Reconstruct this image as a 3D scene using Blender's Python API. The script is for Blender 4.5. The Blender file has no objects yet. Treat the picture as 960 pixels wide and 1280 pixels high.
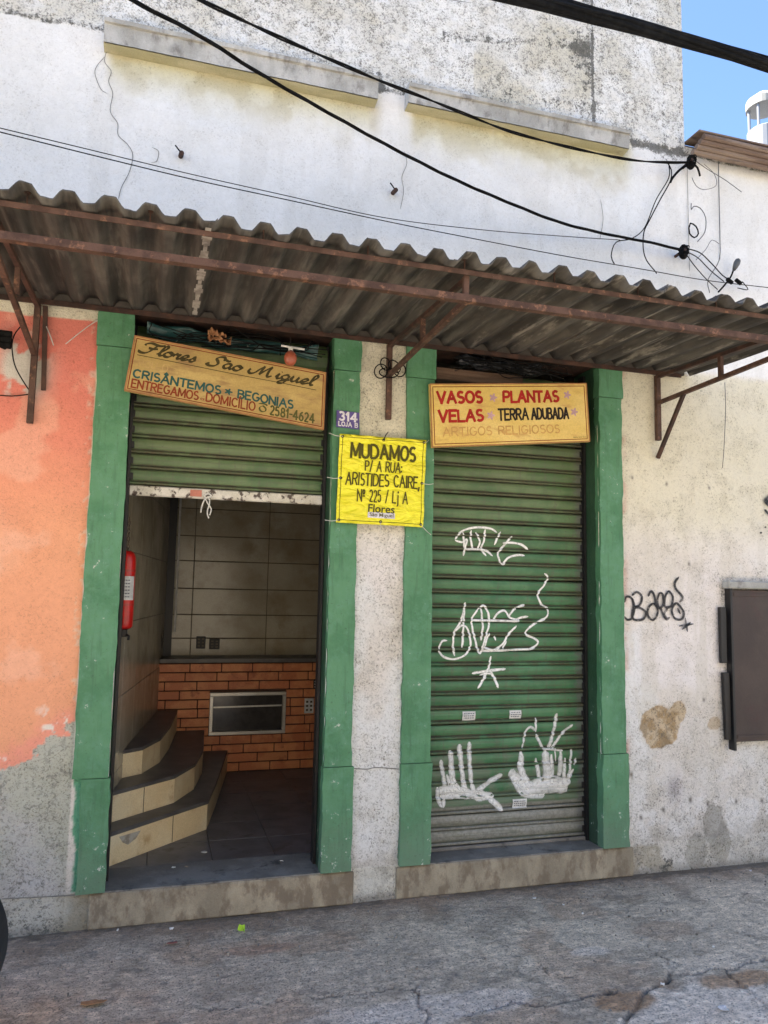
import bpy, bmesh, math, random
import numpy as np
from mathutils import Vector
R = math.radians
random.seed(11)
scn = bpy.context.scene
COL = scn.collection

# ------------------------------------------------------------------ camera
FPX, YAW, PIT, ROL, EYE = 955.7, 0.28865, 0.10444, 0.01927, 1.6
fw = np.array([math.sin(YAW)*math.cos(PIT), math.cos(YAW)*math.cos(PIT), math.sin(PIT)])
rt0 = np.array([math.cos(YAW), -math.sin(YAW), 0.0])
up0 = np.cross(rt0, fw)
rt = rt0*math.cos(ROL) + up0*math.sin(ROL)
up = up0*math.cos(ROL) - rt0*math.sin(ROL)
cam_data = bpy.data.cameras.new('camera')
cam = bpy.data.objects.new('camera', cam_data); COL.objects.link(cam)
from mathutils import Matrix
M = Matrix.Identity(4)
for i in range(3):
    M[i][0] = rt[i]; M[i][1] = up[i]; M[i][2] = -fw[i]
M[2][3] = EYE
cam.matrix_world = M
cam_data.sensor_fit = 'VERTICAL'; cam_data.sensor_height = 24
cam_data.lens = 24*FPX/1280
cam_data.clip_start = 0.05; cam_data.clip_end = 2000
scn.camera = cam

def pxray(px, py): return fw*FPX + rt*(px-480) - up*(py-640)
def wp(px, py, Y):                      # survey point: photo position on the vertical plane y = Y
    d = pxray(px, py); d = d*(Y/d[1]); return Vector((d[0], Y, d[2]+EYE))
def gp(px, py, z=0.0):                  # survey point on a level plane
    d = pxray(px, py); d = d*((z-EYE)/d[2]); return Vector((d[0], d[1], z))

# ------------------------------------------------------------------ world, sun, exposure
SUN_EL, SUN_AZ = R(55), R(-65)          # sun stands behind the building, so the street side lies in open shade
w = bpy.data.worlds.new('World'); scn.world = w; w.use_nodes = True
nt = w.node_tree; bg = nt.nodes['Background']
sky = nt.nodes.new('ShaderNodeTexSky'); sky.sky_type = 'NISHITA'; sky.sun_disc = False
sky.sun_elevation = SUN_EL; sky.sun_rotation = SUN_AZ
sky.air_density = 1.0; sky.dust_density = 0.5; sky.ozone_density = 5.0
nt.links.new(sky.outputs[0], bg.inputs[0]); bg.inputs[1].default_value = 0.065
sd = bpy.data.lights.new('sun', 'SUN'); sd.energy = 5.0; sd.angle = R(0.5); sd.color = (1.0, 0.93, 0.82)
sun = bpy.data.objects.new('sun', sd); COL.objects.link(sun)
sdir = Vector((math.sin(SUN_AZ)*math.cos(SUN_EL), math.cos(SUN_AZ)*math.cos(SUN_EL), math.sin(SUN_EL)))
sun.rotation_euler = sdir.to_track_quat('Z', 'Y').to_euler()
sun.location = (0, 0, 20)
vs = scn.view_settings
vs.view_transform = 'Standard'; vs.look = 'None'; vs.exposure = 2.58; vs.gamma = 1.0
vs.use_curve_mapping = False

# ------------------------------------------------------------------ numpy noise
def vnoise(x, y, seed=0):
    xi = np.floor(x).astype(np.int64); yi = np.floor(y).astype(np.int64)
    xf = x-xi; yf = y-yi
    u = xf*xf*(3-2*xf); v = yf*yf*(3-2*yf)
    def h(a, b):
        n = (a*374761393 + b*668265263 + seed*974634777) & 0x7fffffff
        n = ((n ^ (n >> 13))*1274126177) & 0x7fffffff
        n = (n ^ (n >> 16))
        return (n & 0xffff)/65535.0
    return (h(xi, yi)*(1-u)+h(xi+1, yi)*u)*(1-v) + (h(xi, yi+1)*(1-u)+h(xi+1, yi+1)*u)*v
def fbm(x, y, f=1.0, o=5, seed=0, g=0.5):
    t = 0; a = 1; s = 0
    for i in range(o):
        t = t + a*vnoise(x*f+17.3*i, y*f-9.1*i, seed+i); s += a; a *= g; f *= 2
    return t/s
def sst(a, b, x):
    t = np.clip((x-a)/(b-a), 0, 1); return t*t*(3-2*t)

# ------------------------------------------------------------------ materials
def nd(t, typ, **kw):
    n = t.nodes.new(typ)
    for k, v in kw.items(): setattr(n, k, v)
    return n
def base_mat(name, rough=0.8, metal=0.0, spec=0.5):
    m = bpy.data.materials.new(name); m.use_nodes = True
    t = m.node_tree; b = t.nodes['Principled BSDF']
    b.inputs['Roughness'].default_value = rough
    b.inputs['Metallic'].default_value = metal
    b.inputs['Specular IOR Level'].default_value = spec
    return m, t, b
def noise(t, vec, scale, detail=4, rough=0.55, dist=0.0):
    n = nd(t, 'ShaderNodeTexNoise'); n.inputs['Scale'].default_value = scale
    n.inputs['Detail'].default_value = detail; n.inputs['Roughness'].default_value = rough
    n.inputs['Distortion'].default_value = dist
    t.links.new(vec, n.inputs['Vector']); return n.outputs[0]
def mapr(t, v, a, b, c=0.0, d=1.0, smooth=True):
    n = nd(t, 'ShaderNodeMapRange'); n.interpolation_type = 'SMOOTHSTEP' if smooth else 'LINEAR'
    t.links.new(v, n.inputs[0])
    for i, x in enumerate((a, b, c, d)): n.inputs[i+1].default_value = x
    return n.outputs[0]
def math_(t, op, a, b=None):
    n = nd(t, 'ShaderNodeMath', operation=op)
    for i, x in enumerate((a, b)):
        if x is None: continue
        if isinstance(x, (int, float)): n.inputs[i].default_value = x
        else: t.links.new(x, n.inputs[i])
    return n.outputs[0]
def mix(t, f, a, b, blend='MIX'):
    n = nd(t, 'ShaderNodeMix', data_type='RGBA', blend_type=blend)
    if isinstance(f, (int, float)): n.inputs[0].default_value = f
    else: t.links.new(f, n.inputs[0])
    for i, x in ((6, a), (7, b)):
        if isinstance(x, tuple): n.inputs[i].default_value = (*x[:3], 1)
        else: t.links.new(x, n.inputs[i])
    return n.outputs[2]
def vecscale(t, v, s):
    n = nd(t, 'ShaderNodeMapping'); n.inputs['Scale'].default_value = s
    t.links.new(v, n.inputs['Vector']); return n.outputs[0]
def bump(t, b, h, strength, dist=0.005):
    n = nd(t, 'ShaderNodeBump'); n.inputs['Distance'].default_value = dist
    if isinstance(strength, (int, float)): n.inputs['Strength'].default_value = strength
    else: t.links.new(strength, n.inputs['Strength'])
    t.links.new(h, n.inputs['Height']); t.links.new(n.outputs[0], b.inputs['Normal'])
def weathered(name, col, col2, rough=0.8, scale=6, lo=0.4, hi=0.62, dirt=None, dscale=14, dthr=(0.55, 0.7),
              stretch=(1, 1, 1), bstr=0.3, bscale=60, metal=0.0, spec=0.5, damt=1.0):
    m, t, b = base_mat(name, rough, metal, spec)
    g = nd(t, 'ShaderNodeNewGeometry'); P = g.outputs['Position']
    V = vecscale(t, P, stretch)
    c = mix(t, mapr(t, noise(t, V, scale, 6), lo, hi), col, col2)
    fine = noise(t, P, 150, 3)
    c = mix(t, mapr(t, fine, 0.3, 0.7, 0.0, 0.35), c, mix(t, 1.0, c, (0.6, 0.6, 0.6), 'MULTIPLY'))
    if dirt:
        f = mapr(t, noise(t, V, dscale, 7, 0.65), dthr[0], dthr[1], 0, damt)
        c = mix(t, f, c, dirt)
    if 'brick' in name or 'tile' in name:
        rv = nd(t, 'ShaderNodeObjectInfo').outputs['Random']
        c = mix(t, mapr(t, rv, 0, 1, 0, .35, False), c, mix(t, 1.0, c, (0.50, 0.42, 0.38) if 'brick' in name else (0.72, 0.70, 0.66), 'MULTIPLY'))
    t.links.new(c, b.inputs['Base Color'])
    if bstr: bump(t, b, noise(t, P, bscale, 5, 0.6), bstr)
    return m
def flat(name, col, rough=0.6, metal=0.0, spec=0.5): 
    return weathered(name, col, tuple(x*0.8 for x in col), rough, 20, bstr=0.0, metal=metal, spec=spec)

# wall: low-frequency paint comes from the colour attribute of the mesh (paint, patches, stains), fine grain from noise
def wall_material(name='plaster'):
    m, t, b = base_mat(name, 0.9, 0, 0.25)
    P = nd(t, 'ShaderNodeNewGeometry').outputs['Position']
    a = nd(t, 'ShaderNodeAttribute', attribute_name='paint').outputs['Color']
    q = nd(t, 'ShaderNodeAttribute', attribute_name='grit').outputs['Color']
    s = nd(t, 'ShaderNodeSeparateColor'); t.links.new(q, s.inputs[0])
    rough, mold = s.outputs[0], s.outputs[1]
    crust = s.outputs[2]
    n1 = noise(t, P, 45, 6, 0.65); n2 = noise(t, P, 160, 4, 0.6); n3 = noise(t, P, 95, 4, 0.6, 0.8); nl = noise(t, P, 6, 8, .72); nc = noise(t, P, 26, 8, .75, .4)
    c = mix(t, mapr(t, n1, 0.3, 0.7, 0.0, 0.22), a, mix(t, 1.0, a, (0.74, 0.73, 0.70), 'MULTIPLY'))
    c = mix(t, math_(t, 'MULTIPLY', mapr(t, nl, 0.46, 0.66), mapr(t, rough, .2, .8, .10, .5)), c, mix(t, 1.0, a, (0.70, 0.68, 0.63), 'MULTIPLY'))
    pit_shade = math_(t, 'MULTIPLY', math_(t, 'MULTIPLY', mapr(t, n3, 0.54, 0.63), rough), mapr(t, nl, .38, .62, .25, 1))
    c = mix(t, math_(t, 'MULTIPLY', pit_shade, 0.9), c, mix(t, 1.0, a, (0.34, 0.32, 0.28), 'MULTIPLY'))  # shade inside the stucco pits painted as a darker wall colour
    ck = mapr(t, math_(t, 'ADD', math_(t, 'MULTIPLY', nc, .6), math_(t, 'MULTIPLY', n3, .4)), 0.485, 0.57)
    ck = math_(t, 'MULTIPLY', math_(t, 'MULTIPLY', ck, crust), mapr(t, nl, .35, .6, .35, 1))
    c = mix(t, math_(t, 'MULTIPLY', ck, .8), c, (0.17, 0.165, 0.145))
    mm = mapr(t, math_(t, 'ADD', math_(t, 'MULTIPLY', n3, 0.3), math_(t, 'ADD', math_(t, 'MULTIPLY', nc, 0.5), math_(t, 'MULTIPLY', mold, 0.45))), 0.49, 0.62)
    c = mix(t, math_(t, 'MULTIPLY', mm, 0.85), c, (0.085, 0.085, 0.075))
    t.links.new(c, b.inputs['Base Color'])
    h = math_(t, 'ADD', math_(t, 'MULTIPLY', n2, 0.5), math_(t, 'ADD', n1, math_(t, 'MULTIPLY', n3, -0.8)))
    bump(t, b, h, mapr(t, rough, 0, 1, 0.15, 1.0, False), 0.009)
    return m
MAT = {}
MAT['plaster'] = wall_material()
def green_material(name, k=1.0):
    m, t, b = base_mat(name, 0.6, 0, 0.4)
    P = nd(t, 'ShaderNodeNewGeometry').outputs['Position']
    sx = nd(t, 'ShaderNodeSeparateXYZ'); t.links.new(P, sx.inputs[0]); Z = sx.outputs[2]
    n = noise(t, P, 4, 8, .65); V = vecscale(t, P, (9, 9, .9)); st = noise(t, V, 4, 6, .65); nf = noise(t, P, 70, 5, .65); nm = noise(t, P, 17, 7, .7)
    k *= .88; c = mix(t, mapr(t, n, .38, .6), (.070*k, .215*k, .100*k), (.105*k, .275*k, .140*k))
    c = mix(t, mapr(t, nm, .45, .65, 0, .55), c, (.125*k, .30*k, .185*k))
    c = mix(t, mapr(t, st, .5, .68, 0, .4), c, (.05*k, .13*k, .065*k))
    foot = mapr(t, math_(t, 'ADD', Z, math_(t, 'MULTIPLY', nm, .7)), .35, .95, .75, 0)
    c = mix(t, foot, c, (.16*k, .24*k, .17*k))
    c = mix(t, mapr(t, nf, .60, .70, 0, .5), c, (.045, .09, .05))
    chip = math_(t, 'MULTIPLY', mapr(t, math_(t, 'ADD', nm, mapr(t, Z, .17, .7, .045, 0)), .655, .675), mapr(t, nf, .42, .52))
    c = mix(t, math_(t, 'MULTIPLY', chip, .85), c, (.52, .55, .48))
    t.links.new(c, b.inputs['Base Color'])
    bump(t, b, math_(t, 'ADD', nf, math_(t, 'MULTIPLY', nm, .8)), .6, .004)
    return m
MAT['green'] = green_material('green_paint'); MAT['green_dark'] = green_material('green_paint_reveal', .33)  # reveals take a much darker copy of the pilaster green
MAT['cement'] = weathered('cement_sill', (0.27, 0.23, 0.165), (0.42, 0.36, 0.26), 0.9, 7, lo=.35, hi=.65, dirt=(0.17, 0.13, 0.09), dscale=12, dthr=(0.44, 0.60), bstr=1.0, bscale=40, damt=.8, stretch=(1, 1, .55))
MAT['cement_top'] = weathered('cement_sill_top', (0.17, 0.16, 0.145), (0.24, 0.23, 0.21), 0.8, 6, dirt=(0.06, 0.06, 0.06), dscale=9, bstr=0.5)
MAT['rust'] = weathered('rusty_iron', (0.058, 0.028, 0.018), (0.105, 0.055, 0.038), 0.8, 14, dirt=(0.24, 0.12, 0.07), dscale=30, dthr=(0.55, 0.68), bstr=0.4, bscale=110, damt=.8)
MAT['rust_dark'] = weathered('dark_rusty_iron', (0.035, 0.018, 0.013), (0.075, 0.034, 0.022), 0.8, 14, bstr=0.4, bscale=110)
MAT['rubber'] = weathered('black_cable', (0.006, 0.006, 0.006), (0.012, 0.012, 0.012), 0.9, 20, bstr=0, spec=0.1)
MAT['wire_grey'] = flat('grey_wire', (0.12, 0.12, 0.12), 0.6)
MAT['white_cord'] = flat('white_cord', (0.65, 0.63, 0.58), 0.8)
MAT['crack'] = flat('crack', (0.26, 0.25, 0.23), 1.0, spec=0)
MAT['brick'] = weathered('orange_brick', (0.62, 0.20, 0.075), (0.74, 0.29, 0.11), 0.5, 9, dirt=(0.40, 0.12, 0.05), dscale=12, dthr=(.55, .75), bstr=0.3, bscale=80)
MAT['mortar'] = flat('dark_mortar', (0.09, 0.045, 0.03), 0.95)
MAT['tile'] = weathered('cream_wall_tile', (0.42, 0.375, 0.28), (0.5, 0.46, 0.36), 0.2, 3, dirt=(0.30, 0.25, 0.17), dscale=4, dthr=(.45, .75), bstr=0.12, bscale=6)
MAT['grout'] = flat('grout', (0.13, 0.11, 0.08), 0.95)
MAT['floor_tile'] = weathered('dark_floor_tile', (0.105, 0.105, 0.11), (0.15, 0.15, 0.155), 0.4, 8, dirt=(0.06, 0.055, 0.05), dscale=10, bstr=0.15)
MAT['tread'] = weathered('slate_tread', (0.085, 0.08, 0.08), (0.12, 0.115, 0.11), 0.45, 8, bstr=0.2)
MAT['riser'] = weathered('beige_riser_tile', (0.80, 0.64, 0.38), (0.86, 0.73, 0.48), 0.45, 5, dirt=(0.46, 0.28, 0.12), dscale=7, dthr=(.54, .75), bstr=0.2, damt=.8)
MAT['dark_room'] = flat('dim_ceiling', (0.25, 0.22, 0.18), 0.9)
MAT['steel'] = weathered('brushed_steel', (0.55, 0.52, 0.46), (0.62, 0.6, 0.55), 0.35, 9, bstr=0.1, metal=0.6)
MAT['glass_dark'] = flat('dark_glass', (0.06, 0.055, 0.052), 0.15)
MAT['red'] = flat('red_enamel', (0.62, 0.02, 0.015), 0.3)
MAT['label_white'] = flat('white_label', (0.7, 0.7, 0.68), 0.6)
MAT['black'] = flat('black_plastic', (0.010, 0.009, 0.010), 0.5)
MAT['brown_metal'] = weathered('brown_metal_door', (0.040, 0.025, 0.020), (0.058, 0.038, 0.030), 0.6, 2.5, dirt=(0.055, 0.02, 0.017), dscale=3, dthr=(.5, .7), bstr=0.2, bscale=30)
MAT['eave'] = weathered('brown_eave', (0.15, 0.10, 0.075), (0.24, 0.18, 0.14), 0.8, 6, stretch=(.3, 1, 3), dirt=(.06, .045, .04), bstr=0.4)

def slat_material(name, kind):
    m, t, b = base_mat(name, 0.5, 0.0, 0.45)
    P = nd(t, 'ShaderNodeNewGeometry').outputs['Position']
    sx = nd(t, 'ShaderNodeSeparateXYZ'); t.links.new(P, sx.inputs[0]); X, Z = sx.outputs[0], sx.outputs[2]
    n = noise(t, P, 5, 6, 0.6); nf = noise(t, P, 60, 5, 0.6)
    V = vecscale(t, P, (14, 1, 1.2)); streak = noise(t, V, 3, 5, 0.6)
    green = mix(t, mapr(t, n, .38, .62), (0.040, 0.145, 0.062), (0.072, 0.205, 0.095))
    olive = mix(t, mapr(t, n, .4, .6), (0.080, 0.135, 0.05), (0.125, 0.18, 0.078))
    zz = math_(t, 'ADD', Z, math_(t, 'MULTIPLY', n, 0.8))
    c = mix(t, mapr(t, zz, 1.9, 2.9), green, olive)
    c = mix(t, mapr(t, streak, .52, .72, 0, .45), c, (0.10, 0.10, 0.075))
    if kind == 2:
        # dull grey over-painted areas and the bare zinc slats at the foot
        e = math_(t, 'ADD', Z, math_(t, 'MULTIPLY', math_(t, 'SUBTRACT', nf, .5), .02))
        grey = mapr(t, math_(t, 'ADD', n, mapr(t, Z, .35, .95, .14, -.18)), .48, .58, 0, .65)
        c = mix(t, grey, c, (0.125, 0.145, 0.105))
        c = mix(t, mapr(t, e, .395, .41, 1, 0), c, mix(t, mapr(t, nf, .35, .65), (0.20, 0.20, 0.175), (0.28, 0.28, 0.25)))
        ed = math_(t, 'ADD', X, math_(t, 'MULTIPLY', nf, .10))
        c = mix(t, mapr(t, ed, 2.49, 2.54, 0, .8), c, (0.12, 0.12, 0.115))
    wear_groove = nd(t, 'ShaderNodeAttribute', attribute_name='wear_groove').outputs['Fac']
    rustc = mix(t, mapr(t, nf, .4, .6), (0.070, 0.046, 0.028), (0.070, 0.075, 0.040))
    wz = math_(t, 'MULTIPLY', wear_groove, mapr(t, Z, .4, .8, .35, 1.0))
    c = mix(t, math_(t, 'MULTIPLY', wz, mapr(t, noise(t, P, 9, 5), .3, .55, .25, .85)), c, rustc)
    c = mix(t, mapr(t, wear_groove, 1.15, 1.6, 0, .75), c, (0.02, 0.028, 0.016))  # grooves between slats coloured near black, over the bead rust
    c = mix(t, math_(t, 'MULTIPLY', mapr(t, noise(t, vecscale(t, P, (.4, 1, 9)), 10, 5), .5, .64), .45), c, (0.085, 0.10, 0.055))
    c = mix(t, mapr(t, nf, .62, .72, 0, .6), c, (0.07, 0.06, 0.045))
    t.links.new(c, b.inputs['Base Color'])
    bump(t, b, nf, 0.15)
    return m
MAT['slat1'] = slat_material('shutter_paint_open', 1)
MAT['slat2'] = slat_material('shutter_paint_closed', 2)
def sheet_material():
    m, t, b = base_mat('fibre_cement', 0.9, 0, 0.2)
    P = nd(t, 'ShaderNodeNewGeometry').outputs['Position']
    V = vecscale(t, P, (16, 1.1, 1)); s = noise(t, V, 1.4, 5, 0.6)
    n = noise(t, P, 3.5, 5, 0.6)
    sx = nd(t, 'ShaderNodeSeparateXYZ'); t.links.new(P, sx.inputs[0])
    c = mix(t, mapr(t, s, .35, .65), (0.052, 0.049, 0.045), (0.125, 0.118, 0.105))
    c = mix(t, mapr(t, n, .45, .65, 0, .6), c, (0.05, 0.047, 0.045))
    V2 = vecscale(t, P, (9, .9, 1)); s2 = noise(t, V2, 2.3, 6, 0.65)
    f = math_(t, 'MULTIPLY', mapr(t, s2, .54, .66), mapr(t, sx.outputs[0], .6, 2.2, .25, 1))
    c = mix(t, math_(t, 'MULTIPLY', f, .7), c, (0.32, 0.30, 0.26))
    t.links.new(c, b.inputs['Base Color']); bump(t, b, noise(t, P, 70, 5), 0.35)
    return m
MAT['sheet'] = sheet_material()
def spray(name, col, strength=1.0):
    m, t, b = base_mat(name, 0.6, 0, 0.3)
    b.inputs['Base Color'].default_value = (*col, 1)
    P = nd(t, 'ShaderNodeNewGeometry').outputs['Position']
    a = nd(t, 'ShaderNodeAttribute', attribute_name='cover').outputs['Fac']
    n = noise(t, P, 70, 4, 0.6)
    f = math_(t, 'MULTIPLY', a, math_(t, 'MULTIPLY', mapr(t, n, .28, .52, .6*strength, strength), mapr(t, noise(t, P, 11, 6, .7), .36, .5, .75, 1)))
    t.links.new(f, b.inputs['Alpha'])
    return m
MAT['spray_white'] = spray('white_spray', (0.86, 0.86, 0.84))
MAT['spray_black'] = spray('black_spray', (0.02, 0.02, 0.022))

# ------------------------------------------------------------------ objects
def tag(o, label=None, cat=None, group=None, kind=None):
    for k, v in (('label', label), ('category', cat), ('group', group), ('kind', kind)):
        if v: o[k] = v
    return o
def empty(name, loc=(0, 0, 0), label=None, cat=None, group=None):
    o = bpy.data.objects.new(name, None); COL.objects.link(o); o.location = loc; o.empty_display_size = .1
    return tag(o, label, cat, group)
class MB:
    def __init__(s): s.v = []; s.f = []
    def quad(s, *p):
        i = len(s.v); s.v += [tuple(q) for q in p]; s.f.append(tuple(range(i, i+len(p)))); return s
    def box(s, x0, x1, y0, y1, z0, z1):
        i = len(s.v)
        s.v += [(x, y, z) for z in (z0, z1) for y in (y0, y1) for x in (x0, x1)]
        s.f += [tuple(i+k for k in q) for q in ((0, 2, 3, 1), (4, 5, 7, 6), (0, 1, 5, 4), (2, 6, 7, 3), (0, 4, 6, 2), (1, 3, 7, 5))]
        return s
    def hexa(s, front, back):           # 4 front + 4 back points
        i = len(s.v); s.v += [tuple(q) for q in front]+[tuple(q) for q in back]
        s.f += [tuple(i+k for k in q) for q in ((0, 1, 2, 3), (7, 6, 5, 4), (0, 4, 5, 1), (1, 5, 6, 2), (2, 6, 7, 3), (3, 7, 4, 0))]
        return s
    def prism(s, poly, z0, z1):
        i = len(s.v); n = len(poly)
        s.v += [(x, y, z0) for x, y in poly]+[(x, y, z1) for x, y in poly]
        s.f.append(tuple(i+k for k in range(n))[::-1]); s.f.append(tuple(i+n+k for k in range(n)))
        for k in range(n): s.f.append((i+k, i+(k+1) % n, i+n+(k+1) % n, i+n+k))
        return s
    def bar(s, a, b, w, h, upv=(0, 0, 1)):
        a = Vector(a); b = Vector(b); d = (b-a).normalized(); u = Vector(upv)
        sd_ = d.cross(u).normalized(); u = sd_.cross(d).normalized()
        c = [(-w/2, -h/2), (w/2, -h/2), (w/2, h/2), (-w/2, h/2)]
        return s.hexa([a+sd_*p+u*q for p, q in c], [b+sd_*p+u*q for p, q in c])
    def angle(s, a, b, w=.03, th=.004, side=1, drop=1):   # an angle iron: two thin flanges
        a = Vector(a); b = Vector(b); d = (b-a).normalized(); sd_ = d.cross(Vector((0, 0, 1))).normalized(); u = sd_.cross(d)
        s.bar(a, b, th, w)
        o = sd_*side*(w/2+th/2)+u*(w/2-th/2)*drop
        return s.bar(a+o, b+o, w, th)
    def tube(s, pts, r, n=6, caps=True):
        pts = [Vector(p) for p in pts]; i0 = len(s.v); rs = r if hasattr(r, '__len__') else [r]*len(pts)
        ref = Vector((0.13, 0.31, 0.94)); prev = None
        for k, p in enumerate(pts):
            d = (pts[min(k+1, len(pts)-1)]-pts[max(k-1, 0)])
            d = d.normalized() if d.length > 1e-9 else Vector((0, 0, 1))
            a = (prev - d*prev.dot(d)) if prev else d.cross(ref)
            if a.length < 1e-6: a = d.cross(Vector((1, 0, 0)))
            a.normalize(); prev = a; b = d.cross(a)
            for j in range(n):
                t = 2*math.pi*j/n; s.v.append(tuple(p+(a*math.cos(t)+b*math.sin(t))*rs[k]))
        for k in range(len(pts)-1):
            for j in range(n):
                s.f.append((i0+k*n+j, i0+k*n+(j+1) % n, i0+(k+1)*n+(j+1) % n, i0+(k+1)*n+j))
        if caps:
            s.f.append(tuple(i0+j for j in range(n))[::-1]); s.f.append(tuple(i0+(len(pts)-1)*n+j for j in range(n)))
        return s
    def build(s, name, mat, parent=None, bevel=0, smooth=False):
        me = bpy.data.meshes.new(name); me.from_pydata(s.v, [], s.f); 
        bm = bmesh.new(); bm.from_mesh(me)
        bmesh.ops.recalc_face_normals(bm, faces=bm.faces)
        if bevel: bmesh.ops.bevel(bm, geom=list(bm.edges), offset=bevel, segments=1, affect='EDGES', profile=.7)
        bm.to_mesh(me); bm.free()
        me.materials.append(MAT[mat] if isinstance(mat, str) else mat)
        if smooth: me.polygons.foreach_set('use_smooth', [True]*len(me.polygons))
        o = bpy.data.objects.new(name, me); COL.objects.link(o)
        if parent:
            o.parent = parent; o.matrix_parent_inverse = Matrix.Translation(-parent.location)
        return o
def np_mesh(name, V, F, mat, parent=None, smooth=True, colors=None):
    me = bpy.data.meshes.new(name)
    me.vertices.add(len(V)); me.vertices.foreach_set('co', np.asarray(V, np.float32).ravel())
    me.loops.add(F.size); me.loops.foreach_set('vertex_index', F.ravel().astype(np.int32))
    me.polygons.add(len(F)); me.polygons.foreach_set('loop_start', np.arange(0, F.size, F.shape[1], dtype=np.int32))
    me.polygons.foreach_set('loop_total', np.full(len(F), F.shape[1], np.int32))
    if smooth: me.polygons.foreach_set('use_smooth', np.ones(len(F), bool))
    me.update(calc_edges=True)
    for k, a in (colors or {}).items():
        if a.ndim == 2:
            at = me.color_attributes.new(k, 'FLOAT_COLOR', 'POINT')
            c = np.ones((len(V), 4), np.float32); c[:, :a.shape[1]] = a; at.data.foreach_set('color', c.ravel())
        else:
            at = me.attributes.new(k, 'FLOAT', 'POINT'); at.data.foreach_set('value', a.astype(np.float32))
    me.materials.append(MAT[mat] if isinstance(mat, str) else mat)
    o = bpy.data.objects.new(name, me); COL.objects.link(o)
    if parent: o.parent = parent; o.matrix_parent_inverse = Matrix.Translation(-parent.location)
    return o
def spline(pts, step=None, n=8):
    P = [np.array(p, float) for p in pts]
    if len(P) < 3:
        return [P[0]+(P[-1]-P[0])*k/n for k in range(n+1)]
    P = [2*P[0]-P[1]]+P+[2*P[-1]-P[-2]]; out = []
    for i in range(1, len(P)-2):
        m = n if step is None else max(1, int(np.linalg.norm(P[i+1]-P[i])/step))
        for k in range(m):
            t = k/m
            out.append(.5*((2*P[i])+(P[i+1]-P[i-1])*t+(2*P[i-1]-5*P[i]+4*P[i+1]-P[i+2])*t*t+(3*P[i]-P[i-1]-3*P[i+1]+P[i+2])*t**3))
    out.append(P[-2]); return out

# ================================================================== SETTING
DW = 4.0                                # wall plane
O1 = (-0.165, 0.885); O2 = (1.465, 2.525); OT = 3.0; SILL = 0.165; EDGE = 3.2

def lines(a, b, step, extra=()):
    v = np.concatenate([np.arange(a, b, step), np.array(extra)])
    return np.unique(np.round(v, 5))

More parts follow.
